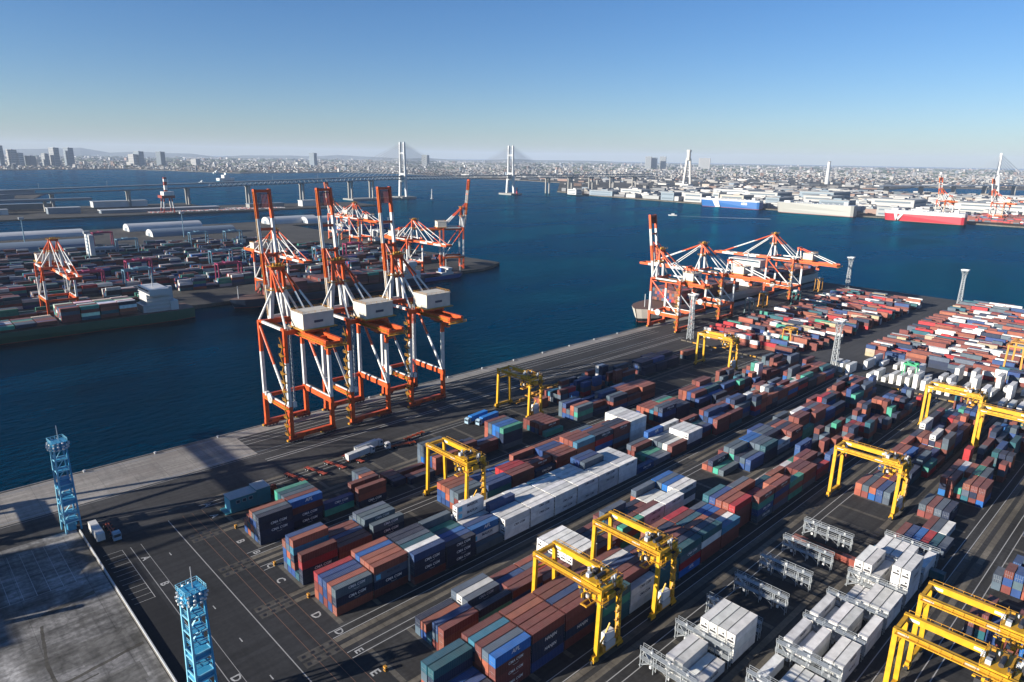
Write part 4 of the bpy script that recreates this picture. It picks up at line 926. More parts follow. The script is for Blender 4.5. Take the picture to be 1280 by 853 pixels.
for i in single:
    b = BOXES[i]; blk = b['blk']; nm = 'reefer_container' if b['reefer'] else 'shipping_container'
    pos = 'on ground' if b['nt'] == 1 else ('top' if b['tier'] == b['nt'] else 'bottom' if b['tier'] == 1 else '%s tier' % ORD[b['tier'] - 1]) + ' of %s' % WORD[b['nt']]
    kind = 'container' if b['L'] > 7 else 'half-length'
    if len(blk) == 1:
        if b['bay'] >= 60: lb = '%s container lying crosswise under the %s reefer rack of block %s' % (CNAME[b['c']], NUM[b['row']], blk)
        elif b['bay'] >= 40: lb = 'white refrigerated container, %s, row %s from quay, %s rack bay, block %s' % (pos, WORD[b['row'] + 1], NUM[int(b['bay']) - 40], blk)
        else:
            hf = '' if b['L'] > 7 else ' front half' if b['bay'] % 1 < 0.4 else ' rear half'
            lb = '%s %s, %s, row %s from quay, %s bay%s, block %s' % (CNAME[b['c']], kind, pos, WORD[b['row'] + 1], ORD[int(b['bay'])], hf, blk)
    elif blk == 'T2r': lb = 'white refrigerated container upright in rows at the far yard gate'
    elif blk == 'far': lb = '%s container stacked on the far shore behind the red car carrier' % CNAME[b['c']]
    elif blk == 'pier': lb = '%s container stacked on the opposite pier' % CNAME[b['c']]
    else: lb = '%s container in the crosswise stacks near the harbour edge' % CNAME[b['c']]
    t = thing(nm, lb, 'reefer' if b['reefer'] else 'container', (b['x'], b['y'], b['z']), 0 if b['ax'] == 0 else PI / 2, 'container: ' + lb if False else ('refrigerated containers' if b['reefer'] else 'shipping containers of block ' + blk if len(blk) == 1 else 'shipping containers of the other yards'))
    rgb = (*b['rgb'], 1)
    o = link('body', cm('body', b['L'], b['H']), t); o.color = rgb
    if b['reefer']:
        o = link('cooling_unit', cm('unit', b['H']), t, (-b['L'] / 2, 0, 0)); o.color = rgb
    else:
        for s in (-1, 1):
            o = link('door', cm('door', b['H']), t, (-b['L'] / 2, s * 0.545, 0)); o.color = rgb
            if s > 0: o.scale = (1, -1, 1)
    if b.get('open_side') and b['ax'] == 0 and b['L'] > 7 and b['seen'] > 60:
        tx = None; c = b['c']; z = b['H'] * 0.62; k = rnd.random()
        if b.get('txt'): tx = b['txt']
        elif c in 'n' and k < 0.75: tx = ('CMA CGM', 1.25, TXTW)
        elif c in 'sbt' and k < 0.35: tx = ('CMA CGM', 1.2, TXTW)
        elif c in 'B' : tx = ('APL', 1.7, TXTW)
        elif c in 'r' and k < 0.35: tx = ('CMA CGM', 1.1, TXTW)
        elif c == 'w' and b['bay'] < 40 and k < 0.75: tx = ('CMA CGM', 1.15, TXTD)
        elif c == 'w' and k < 0.6: tx = ('MAERSK', 1.1, TXTD)
        if blk == 'D' and c == 'w' and b['bay'] == 4 or (blk == 'D' and b['bay'] == 1 and b['tier'] == 3): tx = ('MAERSK', 1.35, TXTD)
        if blk == 'F' and b['bay'] == 8 and b['tier'] == 3: tx = ('P&O', 1.4, TXTW)
        if blk == 'F' and b['bay'] in (2, 3) and c in 'nt': tx = ('HANJIN', 1.3, TXTW)
        if tx:
            o = link('lettering', text_mesh(tx[0], tx[1], tx[2], 0.15), t, (0.8, -1.195 - 0.012, z)); o.rotation_euler = (PI / 2, 0, 0)
            if tx[0] == 'CMA CGM':
                ar = TXT.get('arc')
                if ar is None:
                    a = MB()
                    for k2 in range(10):
                        u = -1 + 0.2 * k2; a.beam((u, 0, -0.55 - 0.3 * (1 - u * u) ** .5), (u + 0.2, 0, -0.55 - 0.3 * max(0, 1 - (u + .2) ** 2) ** .5), 0.01, 0.07, TXTW)
                    ar = TXT['arc'] = a.mesh('arc')
                if tx[2] is TXTW: link('logo_arc', ar, t, (0.8, -1.195 - 0.01, z - 0.3))
            if tx[0] == 'MAERSK' and b['bay'] < 40:
                link('logo_star', MB().box(-0.8, -0.012, -0.8, 0.8, 0, 0.8, TXTB).mesh('logo_star') if 'star' not in TXT else TXT['star'], t, (-4.6, -1.195 - 0.002, b['H'] * 0.5))
# all the others: one mass
st = MB()
for i, b in enumerate(BOXES):
    if i in SING: continue
    st.cur = b['rgb']; lx, ly = (b['L'] / 2, 1.195) if b['ax'] == 0 else (1.195, b['L'] / 2)
    st.box(b['x'] - lx, b['y'] - ly, b['z'], b['x'] + lx, b['y'] + ly, b['z'] + b['H'], PAINT_ATTR)
tag(st.build('container_mass'), 'mass of stacked shipping containers filling the yards and the opposite pier', 'containers', kind='stuff')
# ================================================================ YARD VEHICLES AND BUILDINGS
CABW = mat('cab_white', (0.5, 0.5, 0.49), 0.35); CABB = mat('cab_blue', (0.25, 0.36, 0.45), 0.35); CHO = mat('chassis_orange', (0.33, 0.05, 0.012), 0.5); CHY = mat('frame_yellow', (0.42, 0.2, 0.02), 0.6, noise=0.2)
TARP = mat('bright_blue_box', (0.02, 0.17, 0.50), 0.5, noise=0.1); TRAILW = mat('trailer_white', (0.52, 0.52, 0.5), 0.5, noise=0.1)
def truck(label, loc, rz, cabM=CABW, chM=CHO, load=None, cab=True, group=None, nload=1):
    t = thing('trailer_truck' if cab else 'trailer', label, 'truck' if cab else 'trailer', loc, rz, group)
    c = MB(); c.box(-6, -0.55, 0.85, 6, -0.25, 1.25, chM); c.box(-6, 0.25, 0.85, 6, 0.55, 1.25, chM)
    for x in (-5.8, -3, 0, 3, 5.6): c.box(x - 0.15, -1.2, 0.95, x + 0.15, 1.2, 1.2, chM)
    c.build('chassis', t)
    wm = MB().tube((0, -0.2, 0), (0, 0.2, 0), 0.52, RUBBER, 12).tube((0, -0.22, 0), (0, 0.22, 0), 0.22, STEEL, 8).mesh('wheel')
    for x in (-5.0, -3.7, 3.9) + ((7.6,) if cab else ()):
        for s in (-1, 1): link('wheel', wm, t, (x, s * 1.0, 0.52))
    if cab:
        k = MB(); k.box(6.3, -1.2, 0.7, 8.6, 1.2, 3.2, cabM); k.box(6.5, -1.1, 3.2, 8.0, 1.1, 3.5, cabM); co = k.build('cab', t)
        MB().box(8.6, -1.05, 1.9, 8.63, 1.05, 2.9, GLASS).build('windscreen', co)
        for s in (-1, 1): MB().box(7.3, s * 1.2 - 0.015, 1.9, 8.4, s * 1.2 + 0.015, 2.8, GLASS).build('side_window', co)
    if load:
        for i in range(nload):
            w = 12.0 / nload; x0 = -6 + i * w
            b = MB(); b.box(x0 + 0.1, -1.22, 1.26, x0 + w - 0.1, 1.22, 3.9, load)
            for j in range(int(w / 1.5)): b.box(x0 + 0.5 + j * 1.5, -1.25, 1.4, x0 + 0.62 + j * 1.5, 1.25, 3.8, load)
            b.build('cargo_box', t)
    return t
truck('three white box units on a trailer parked along the concrete barrier', (42.8, 250.5, 0), -PI / 2, load=TRAILW, cab=False, chM=DARK, nload=3)
truck('orange tractor chassis with pale blue cab parked beside white trailer', (47.2, 251, 0), -PI / 2, cabM=CABB)
truck('white box trailer truck parked on the quayside lane, nearer the office', (143.5, 246.5, 0), 0.12, load=TRAILW, nload=2)
truck('white box trailer truck parked on the quayside lane, nearer the cranes', (150.5, 250.8, 0), 0.12, load=TRAILW, nload=2)
truck('orange empty trailer with white cab between white trucks and slate containers', (166, 244.5, 0), 2.9)
truck('bare orange trailer lying beside slate container stack', (176, 249.5, 0), 0.15, cab=False)
truck('bright blue container on a truck beside the blue and green stack, quay side', (213, 246, 0), PI + 0.1, load=TARP, cabM=CABB)
truck('bright blue container on a truck beside the blue and green stack, yard side', (216, 241, 0), PI + 0.1, load=TARP, cabM=CABB)
for i, (x, c) in enumerate(((112, 0), (121, 1), (130, 0), (139, 1))):
    truck('dark red empty chassis parked across the quayside lane', (x + 2, 246, 0), -PI / 2 + 0.25, chM=DRED, cab=False, group='parked red chassis')
# spreader frames on the ground
def spreader_frame(label, loc, rz):
    t = thing('spreader_frame', label, 'spreader', loc, rz, 'yellow spreader frames')
    for s in (-1, 1): MB().box(-6.1, s * 1.1 - 0.2, 0.1, 6.1, s * 1.1 + 0.2, 0.6, CHY).build('side_beam', t)
    for x in (-5.9, -2, 2, 5.9): MB().box(x - 0.25, -0.88, 0.12, x + 0.25, 0.88, 0.55, CHY).build('cross_member', t)
    MB().box(-1.6, -1.0, 0.6, 1.6, 1.0, 1.3, CHY).build('head_block', t); return t
sf = spreader_frame('yellow lifting spreader frame lying beside the quayside gantry crane', (250, 251.5, 0), 0.05)
for x, y in ((263, 251.5), (263, 255.5), (276, 255), (276, 259), (288, 258)): dup(sf, (x, y, 0), 0.04, sf['label'], sf['group'])
# site office built of teal containers
of = thing('site_office', 'teal container-built office with white corrugated roof at the head of block A', 'office', (89.5, 238.6, 0))
OFT = mat('office_teal', (0.025, 0.16, 0.20), 0.5, noise=0.15, nscale=0.4); OF_LIT = mat('office_lit_end', (0.10, 0.38, 0.48), 0.5)
MB().box(-6.2, -3.0, 0, 3.6, 3.0, 5.6, OFT).box(3.62, -3.2, 0, 9.0, 3.2, 6.4, OFT).build('wall', of)
rf = MB()
for i in range(24):
    x = -6.3 + i * 0.42; rf.box(x, -3.2, 5.62, x + 0.22, 3.2, 5.82, TRAILW)
rf.box(-6.4, -3.2, 5.60, 3.6, 3.2, 5.66, LGREY); rf.build('roof', of)
r2 = MB(); r2.box(3.5, -3.3, 6.4, 9.1, 3.3, 6.46, LGREY)
for i in range(13): r2.box(3.6 + i * 0.42, -3.3, 6.46, 3.82 + i * 0.42, 3.3, 6.6, TRAILW)
r2.build('roof', of)
for x in (-4.2, -1.8, 0.6):
    w = MB().box(x, -3.04, 3.3, x + 1.5, -3.0, 4.6, LGREY).build('window', of); MB().box(x + 0.1, -3.06, 3.4, x + 1.4, -3.045, 4.5, GLASS).build('pane', w)
MB().box(-6.32, -2.6, 0.2, -6.26, 2.6, 5.2, OF_LIT).build('lit_end_panel', of); MB().box(-8.2, -3.0, 0.05, -6.33, 3.0, 0.35, OFT).build('step', of)  # lighter cyan panel: the sunlit end of the teal office put into the colour
tr = MB()
for i in range(30): a = rnd.uniform(0, 6.28); r_ = rnd.uniform(0, 1.6); tr.box(r_ * math.cos(a) - .4, r_ * math.sin(a) - .4, rnd.uniform(0, 2.4), r_ * math.cos(a) + .4, r_ * math.sin(a) + .4, rnd.uniform(2.4, 3.6), CHO)
tr.build('gear_heap', None, (101.5, 240.5, 0)); tag(bpy.data.objects['gear_heap'], 'heap of orange gear stacked behind the teal office', 'gear heap')
# hazard markers at the block heads
mk = MB().box(-0.35, -0.5, 0, 0.35, 0.5, 1.3, CHY).box(-0.4, -0.55, 0.4, 0.4, 0.55, 0.7, DARK).mesh('hazard_post')
for b, y in (('B', 224.6), ('C', 193.6), ('D', 170.8), ('E', 129.4), ('F', 104.5)):
    tag(link('hazard_post', mk, None, (80.4, y, 0)), 'small yellow and black hazard post at the head of block %s' % b, 'post', 'hazard posts')
# parked cars along the far yard fence
cb_ = MB(); cb_.box(-2.1, -0.85, 0.35, 2.1, 0.85, 0.95, PAINT); cb_.add([(-1.5, -0.8, .95), (1.2, -0.8, .95), (1.2, 0.8, .95), (-1.5, 0.8, .95), (-1.0, -0.65, 1.5), (0.6, -0.65, 1.5), (0.6, 0.65, 1.5), (-1.0, 0.65, 1.5)], CUBE_F, PAINT)
gl_ = MB(); gl_.add([(-1.35, -0.83, 1.0), (1.05, -0.83, 1.0), (0.55, -0.70, 1.42), (-0.95, -0.70, 1.42)], [(0, 1, 2, 3)], GLASS); gl_.add([(-1.35, 0.83, 1.0), (1.05, 0.83, 1.0), (0.55, 0.70, 1.42), (-0.95, 0.70, 1.42)], [(3, 2, 1, 0)], GLASS)
wh_ = MB(); wh_.tube((0, -0.1, 0), (0, 0.1, 0), 0.33, RUBBER, 10)
cbm, glm, whm = cb_.mesh('car_body'), gl_.mesh('car_glass'), wh_.mesh('car_wheel')
for i in range(12):
    cn, c = (('white', (.5, .5, .5, 1)), ('blue', (.04, .16, .36, 1)), ('grey', (.2, .2, .21, 1)), ('blue', (.03, .2, .42, 1)))[i % 4]
    t = thing('parked_car', '%s car parked at the foot of the lattice tower by the yard fence' % cn, 'car', (435.8 + (i % 2) * 0.2, 176 - i * 2.9 - (i > 5) * 9, 0.004), 0.0, 'cars by the yard fence')
    o = link('body', cbm, t); o.color = c; link('window_glass', glm, t)
    for sx in (-1.3, 1.3):
        for sy in (-0.8, 0.8): link('wheel', whm, t, (sx, sy, 0.33))
# straddle carriers of the second terminal
def straddle(label, loc, M):
    t = thing('straddle_carrier', label, 'straddle carrier', loc)
    for sx in (-1, 1):
        for sy in (-1, 1): MB().beam((sx * 4, sy * 2.2, 1.2), (sx * 3.4, sy * 2.2, 13), 0.7, 0.7, M).build('leg', t)
    for sy in (-1, 1):
        MB().box(-5.4, sy * 2.2 - 0.5, 0.9, 5.4, sy * 2.2 + 0.5, 2.0, M).build('wheel_beam', t)
        for x in (-4.4, -1.6, 1.6, 4.4): MB().tube((x, sy * 2.2 - 0.3, 0.6), (x, sy * 2.2 + 0.3, 0.6), 0.6, RUBBER, 10).build('wheel', t)
    MB().box(-4.6, -2.6, 13, 4.6, 2.6, 13.9, M).box(-3.8, -1.6, 13.9, 1, 1.6, 15.2, LGREY).build('top_deck', t)
    c = MB().box(3.6, -1.2, 10.6, 5.6, 1.2, 12.9, LAMP).build('cab', t); MB().box(5.6, -1.0, 11.2, 5.64, 1.0, 12.5, GLASS).build('windscreen', c)
    return t
GRY = mat('straddle_grey', (0.10, 0.15, 0.16), 0.5)
straddle('grey straddle carrier on the quay behind the lowered-boom crane legs', (553, 278, 0), GRY)
straddle('orange straddle carrier on the quay apron beside the grey one', (592, 285, 0), OCHRE)
straddle('teal straddle carrier on the quay beyond the second lowered-boom crane', (622, 268, 0), mat('straddle_teal', (0.02, 0.12, 0.12), 0.5))
straddle('yellow straddle carrier at the harbour corner', (712, 285, 0), CHY)

# ================================================================ SHIPS
def hull(L, B, zd, bow=0.16, stern=0.06, flare=1.0, z0=-4.0, rake=6.0, bands=None):
    """lofted hull along +x (bow at +x), deck at zd; bands = ((z, material), ...) from the keel up"""
    st_ = [(-0.5, 0.78), (-0.5 + stern, 1.0), (0.5 - bow, 1.0), (0.5 - bow * 0.6, 0.86), (0.5 - bow * 0.3, 0.58), (0.5 - bow * 0.1, 0.25), (0.5, 0.03)]
    m = MB(); zs = [z0] + [z for z, _ in bands]; rows = []
    for z in zs:
        f = (z - z0) / (zd - z0); row = []
        for u, w in st_:
            x = u * L
            if u > 0.5 - bow: x += (f - 1) * rake * (u - 0.5 + bow) / bow
            row.append((x, w * B / 2 * (0.9 + 0.1 * f if u < 0.3 else 0.55 + 0.45 * f ** 0.8), z))
        rows.append(row)
    for k, (z, M) in enumerate(bands):
        a, b = rows[k], rows[k + 1]; n_ = len(a)
        for s in (-1, 1):
            vv = [(x, s * y, zz) for x, y, zz in a] + [(x, s * y, zz) for x, y, zz in b]
            m.add(vv, [(i, i + 1, n_ + i + 1, n_ + i) if s < 0 else (i, n_ + i, n_ + i + 1, i + 1) for i in range(n_ - 1)], M)
        m.add([(a[0][0], -a[0][1], a[0][2]), (a[0][0], a[0][1], a[0][2]), (b[0][0], b[0][1], b[0][2]), (b[0][0], -b[0][1], b[0][2])], [(0, 3, 2, 1)], M)
    return m, rows[-1]
def deck(rows, M):
    n_ = len(rows); m = MB(); m.add([(x, -y, z) for x, y, z in rows] + [(x, y, z) for x, y, z in rows], [(i, i + 1, n_ + i + 1, n_ + i) for i in range(n_ - 1)], M); return m
RED_B = mat('hull_red', (0.20, 0.03, 0.025), 0.6); BOOT = mat('boot_red', (0.25, 0.05, 0.03), 0.6)
HGREEN = mat('hull_green', (0.013, 0.085, 0.052), 0.5); HNAVY = mat('hull_navy', (0.010, 0.025, 0.055), 0.5); HBLUE = mat('hull_blue', (0.012, 0.08, 0.26), 0.45); HTAN = mat('hull_tan', (0.50, 0.46, 0.40), 0.6); HDARK = mat('hull_dark', (0.02, 0.02, 0.024), 0.5); DECKM = mat('deck_paint', (0.12, 0.07, 0.05), 0.7); HGREY = mat('hull_grey', (0.30, 0.30, 0.275), 0.5); HRED = mat('hull_bright_red', (0.40, 0.025, 0.04), 0.5)
def cargo_ship(label, loc, rz, L, B, zd, bands, house_x, house, stacks, pal, bow=0.16, seedc=1):
    t = thing('container_ship', label, 'ship', loc, rz); m, top = hull(L, B, zd, bow, bands=bands); m.build('hull', t); deck(top, DECKM).build('deck', t)
    hx0, hx1, hh = house; h = MB(); h.box(house_x + hx0, -B * 0.32, zd, house_x + hx1, B * 0.32, zd + hh * 0.75, CABW)
    h.box(house_x + hx0 + 1, -B * 0.5, zd + hh * 0.75, house_x + hx1 - 1, B * 0.5, zd + hh, CABW)
    for i in range(int(hh * .72 / 3)): h.box(house_x + hx0 - 0.6, -B * 0.37, zd + 2.6 + i * 3, house_x + hx1 + 0.6, B * 0.37, zd + 2.8 + i * 3, CABW)
    h.box(house_x + hx0 - 6, -B * 0.36, zd, house_x + hx0, B * 0.36, zd + hh * 0.4, CABW); h.box(house_x + hx1, -B * .3, zd, house_x + hx1 + 3, B * .3, zd + hh * .3, CABW)
    ho = h.build('deck_house', t)
    MB().box(house_x + hx1 - 1 + 0.0, -B * 0.46, zd + hh - 2.0, house_x + hx1 - 0.92, B * 0.46, zd + hh - 0.7, GLASS).build('bridge_windows', ho)
    MB().box(house_x + hx0 - 5, -2.5, zd, house_x + hx0 - 1.2, 2.5, zd + hh * 0.95, HBLUE if 'blue' in label else CABW).build('funnel', t)
    MB().tube((house_x, 0, zd + hh), (house_x, 0, zd + hh + 9), 0.35, LGREY, 6).build('mast', ho)
    MB().tube((L * 0.46, 0, zd), (L * 0.46, 0, zd + 11), 0.35, LGREY, 6).build('foremast', t)
    ms = MB(); rr = random.Random(seedc)
    for (x0, x1, n_) in stacks:
        x = x0
        while x < x1 - 12:
            nn = n_ + rr.choice((-1, 0, 0))
            for k in range(int(B * 0.9 / 2.5)):
                for q in range(max(1, nn)):
                    ms.cur = tuple(v * rr.uniform(.8, 1.15) for v in PAL[rr.choice(pal)]); y = -B * 0.45 + k * 2.5; ms.box(x, y, zd + 1 + q * 2.62, x + 12.19, y + 2.4, zd + 1 + q * 2.62 + 2.55, PAINT_ATTR)
            x += 13.0
    if ms.v: tag(ms.build('deck_cargo', t), kind='stuff')
    return t
cargo_ship('long container ship with pale bow and red cargo moored behind the orange cranes', (625, 331.5, SEA_Z), PI, 330, 34, 12, ((0.8, BOOT), (3.5, HDARK), (12, HTAN)), -20, (-8, 8, 26), ((20, 128, 4), (-150, -34, 3)), 'rrrroooRnsb', bow=0.085, seedc=3)
cargo_ship('dark green container ship with white deck house across the basin', (62, 594, SEA_Z), PI, 262, 30, 8.5, ((0.3, BOOT), (8.5, HGREEN)), -104, (-9, 8, 19), ((-88, -36, 4), (-34, 14, 2), (20, 120, 4)), 'rrrgtnswwbo', seedc=5)
cargo_ship('dark navy ship stacked with red containers behind the three raised cranes', (330, 597, SEA_Z), PI, 205, 28, 8.0, ((0.6, BOOT), (8.0, HNAVY)), -84, (-7, 6, 18), ((-70, 76, 4),), 'rrrrrrrortg', seedc=8)
cargo_ship('small bright blue coaster lying at the tip of the pier', (452, 603, SEA_Z), 0, 92, 15, 4.5, ((0.0, HDARK), (4.5, HBLUE)), 22, (-4, 4, 8), ((-30, 10, 1),), 'rrtbn', seedc=9)
cargo_ship('bright blue freighter between the pier and the white arched sheds', (690, 1120, SEA_Z), 0.1, 120, 20, 8, ((0.4, BOOT), (8, HBLUE)), -42, (-6, 6, 12), (), 'r', seedc=10)
cargo_ship('dark freighter with white deck house moored on the far side of the pier', (610, 915, SEA_Z), 0.25, 120, 20, 7, ((0.3, BOOT), (7, HDARK)), -30, (-8, 8, 16), ((0, 40, 1),), 'rw', seedc=11)
def car_carrier(label, x, y0, y1, lower, upper, stripe, word=None, zs=(11, 24)):
    L = abs(y1 - y0); t = thing('car_carrier', label, 'ship', (x, (y0 + y1) / 2, SEA_Z), PI / 2)
    m, top = hull(L, 30, zs[1], 0.10, 0.03, bands=((1.0, BOOT), (zs[0], lower), (zs[1], upper))); m.build('hull', t); deck(top, CABW).build('deck', t)
    MB().box(L * 0.30, -12, zs[1], L * 0.38, 12, zs[1] + 4.5, CABW).build('bridge', t); MB().box(-L * 0.42, 2, zs[1], -L * 0.37, 9, zs[1] + 7, CABW).build('funnel', t)
    for i in range(14): MB().box(-L * 0.35 + i * L * 0.045, -9 + (i % 3) * 6, zs[1], -L * 0.35 + i * L * 0.045 + 2, -7 + (i % 3) * 6, zs[1] + 1.8, LGREY).build('vent', t)
    if stripe: stripe(t, L)
    if word:
        o = link('lettering', text_mesh(word, 9, TXTW), t, (-L * 0.27, 15.03, 14)); o.rotation_euler = (PI / 2, 0, PI)
    return t
def s_red(t, L):
    q = MB()
    for u, a, b in ((0.28, 0.02, -0.02), (0.28, 0.02, 0.06)): q.add([(L * (u + a - .015), 15.04, 1.2), (L * (u + a + .015), 15.04, 1.2), (L * (u + a - b + .02), 15.04, 17.2), (L * (u + a - b - .02), 15.04, 17.2)], [(0, 1, 2, 3)], CABW)
    q.build('chevron_stripe', t)
def s_blue(t, L):
    MB().add([(L * .12, 15.04, 1.2), (L * .20, 15.04, 1.2), (L * .26, 15.04, 21), (L * .16, 15.04, 21)], [(0, 1, 2, 3)], CABW).build('diagonal_stripe', t)
car_carrier('red car carrier with white upper works and white chevron on the hull', 1832, 425, 600, HRED, CABW, s_red, zs=(17, 25))
car_carrier('pale grey slab-sided car carrier moored on the far shore', 1846, 672, 880, HGREY, HGREY, None, zs=(12, 28))
car_carrier('blue car carrier with white diagonal stripe moored beside the grey one', 1885, 945, 1140, mat('hull_royal', (0.015, 0.10, 0.30), 0.5), CABW, s_blue, 'KESS', zs=(20, 25))
def boat(label, x, y, L=14, rz=0, M=CABW, tall=0, group=None):
    t = thing('boat', label, 'boat', (x, y, SEA_Z), rz, group); m, top = hull(L, L * 0.27, L * 0.12, 0.4, z0=-0.5, rake=1.5, bands=((0.3, HDARK), (L * 0.12, M))); m.build('hull', t); deck(top, CABW).build('deck', t)
    MB().box(-L * 0.2, -L * 0.09, L * 0.12, L * 0.14, L * 0.09, L * 0.26, CABW).build('cabin', t)
    if tall: MB().box(-L * 0.06, -L * .05, L * 0.26, L * 0.04, L * .05, L * 0.26 + tall, CABW).build('upper_cabin', t)
    return t
boat('small white motor boat running in front of the far shore', 1470, 965, 22, 2.2)
for (px, py, L, lb) in ((408 * .0 + 283, 226, 110, 'white passenger boat before the city waterfront'), (271, 217, 60, 'white tall vessel moored off the city waterfront'), (24, 204, 50, 'small white vessel off the high-rise towers'), (253, 229, 36, 'little white ferry behind the elevated road')):
    v = at(px, py, SEA_Z); boat(lb, v.x, v.y, L, 0.4, tall=L * 0.1)
foam = mat('wake_foam', (0.30, 0.36, 0.38), 0.7)
wk = MB(); pts = [(1480, 952), (1500, 900), (1540, 840), (1590, 770)]
for i in range(3):
    a, b = pts[i], pts[i + 1]; w0, w1 = 1.2 + i * 1.6, 2.8 + i * 1.6; wk.add([(a[0] - w0, a[1] - w0, 0), (a[0] + w0, a[1] + w0, 0), (b[0] + w1, b[1] + w1, 0), (b[0] - w1, b[1] - w1, 0)], [(0, 1, 2, 3)], foam)
tag(wk.build('boat_wake', None, (0, 0, SEA_Z + 0.12)), 'thin pale wake trailing behind the white motor boat', 'wake', kind='stuff')
for px, py, M, lb in ((540, 249, LGREY, 'white channel marker tower between the two bridge pylons'), (646, 244, HRED, 'red channel marker tower beside the bridge pylon')):
    v = at(px, py, SEA_Z); t = thing('channel_marker', lb, 'marker', v)
    MB().tube((0, 0, -2), (0, 0, 3), 6, LGREY if M is LGREY else DRED, 12).build('base', t); MB().tube((0, 0, 3), (0, 0, 28), 3.2, M, 10, 1.8).build('tower', t); MB().tube((0, 0, 28), (0, 0, 32), 1.2, LGREY, 8).build('lantern', t)

# ================================================================ OPPOSITE PIER BUILDINGS
SHEDW = mat('shed_white', (0.46, 0.47, 0.47), 0.5, noise=0.1, nscale=0.05); SHEDG = mat('shed_grey', (0.16, 0.20, 0.24), 0.5)
def arched_shed(label, x0, x1, y, w, hgt, M):
    t = thing('arched_shed', label, 'shed', (x0, y, 0)); m = MB(); n_ = 12; L = x1 - x0
    arc = [(-w / 2 * math.cos(PI * k / n_), hgt * math.sin(PI * k / n_) ** 0.8) for k in range(n_ + 1)]
    vv = [(0, a, z) for a, z in arc] + [(L, a, z) for a, z in arc]; q = n_ + 1
    m.add(vv, [(i, i + 1, q + i + 1, q + i) for i in range(n_)], M); ro = m.build('roof', t)
    e = MB(); e.add([(0, a, z) for a, z in arc], [tuple(range(q))], SHEDW); e.add([(L, a, z) for a, z in arc], [tuple(reversed(range(q)))], SHEDW); e.build('end_wall', t)
    d = MB().box(-0.3, -w * .14, 0, -0.05, w * .14, hgt * 0.45, SHEDG).build('end_door', t)
    return t
arched_shed('long white arched shed at the far edge of the opposite pier', 20, 262, 1275, 44, 9.5, SHEDW)
arched_shed('long grey-blue arched shed in front of the white one on the pier', 60, 232, 1112, 46, 11, SHEDG)
arched_shed('short white arched shed by the light mast, behind its grey neighbour', 332, 452, 1295, 36, 12, SHEDW)
arched_shed('short grey arched shed in front of the white arched one', 338, 470, 1192, 36, 11, SHEDG)
arched_shed('white arched shed on the finger quay behind the crane with raised boom', 572, 672, 1285, 36, 13, SHEDW)
arched_shed('second white arched shed on the finger quay', 640, 738, 1262, 32, 12, SHEDW)
t = thing('pier_office', 'white slab-like office block standing on the opposite pier', 'building', (205, 965, 0))
MB().box(0, 0, 0, 5, 22, 30, SHEDW).box(5, 4, 0, 30, 22, 13, SHEDG).build('wall', t)
for i in range(8):
    w = MB().box(5.8 + (i % 4) * 6, 3.9, 3 + (i // 4) * 5, 10 + (i % 4) * 6, 4.0, 5.4 + (i // 4) * 5, GLASS).build('window', t)
for i in range(6): MB().box(-0.1, 4, 4.4 + i * 4.2, 0, 18, 6.4 + i * 4.2, SHEDG).build('window', t)
# white low sheds beyond, on the breakwater pier
for x0, x1, y, w, hh, lb in ((390, 640, 1702, 20, 6, 'low white roofed shed on the breakwater pier by the harbour crane'), (120, 420, 2600, 60, 14, 'long white waterfront shed across the second channel'), (-200, 330, 2350, 60, 12, 'longer white waterfront shed across the second channel')):
    t = thing('low_shed', lb, 'shed', (x0, y, 0 if y < 2000 else -3)); MB().box(0, -w / 2, 0, x1 - x0, w / 2, hh, SHEDG).build('wall', t); MB().box(-2, -w / 2 - 2, hh, x1 - x0 + 2, w / 2 + 2, hh + 1.5, SHEDW).build('roof', t)
land('waterfront_quay', [(-1500, 2290), (360, 2290), (460, 2640), (-1500, 2640)], -1.0, PIERM)
cars = MB(); rr = random.Random(4)
for i in range(420):
    cars.cur = rr.choice(((.5, .5, .5), (.3, .3, .32), (.08, .08, .1), (.4, .1, .08))); x = 480 + (i % 60) * 5.2; y = 1650 + (i // 60) * 9; cars.box(x, y, 0, x + 2.2, y + 5, 1.5, CITY)
tag(cars.build('parked_cars_mass'), 'far-off rows of parked cars on the breakwater pier', 'cars', kind='stuff')
CLUT = MB(); CLUT.cur = None
# ================================================================ BAY BRIDGE AND ELEVATED ROAD
BR = mat('bridge_white', (0.46, 0.48, 0.49), 0.45); BRD = mat('bridge_deck', (0.13, 0.165, 0.195), 0.6); PIERC = mat('bridge_pier', (0.22, 0.22, 0.21), 0.7)
BYY = 1894.0
def zdeck(x): return 62 if x > 1250 else max(30.0, 62 - (1250 - x) * 0.024)
bb = thing('cable_stayed_bridge', 'white cable-stayed bridge with two H-shaped pylons spanning the bay', 'bridge', (0, BYY, 0))
for X in (1315, 1797):
    p = MB()
    for s in (-1, 1):
        p.beam((X, s * 19, 2), (X, s * 13.5, 70), 7, 7.5, BR); p.beam((X, s * 13.5, 70), (X, s * 11, 173), 5.5, 6.0, BR)
    po = p.build('pylon', bb)
    for z, w in ((52, 15), (139, 12), (74, 13)):
        c = MB().beam((X, -w, z), (X, w, z), 4.5, 6 if z > 60 else 4, BR); c.build('pylon_cross_beam', po)
    MB().prism([(X - 28, -34), (X + 28, -34), (X + 34, 0), (X + 28, 34), (X - 28, 34), (X - 34, 0)], -8, 3, PIERC).build('pylon_footing', bb)
xs = list(range(-900, 2760, 60))
dk = MB()
for a, b in zip(xs, xs[1:]):
    th = 2.6
    dk.beam((a, 0, zdeck(a) + 5), (b, 0, zdeck(b) + 5), 26, th, BRD); dk.beam((a, 0, zdeck(a) - 5), (b, 0, zdeck(b) - 5), 22, th * .8, BRD)
dk.build('road_deck', bb)
tr = MB()
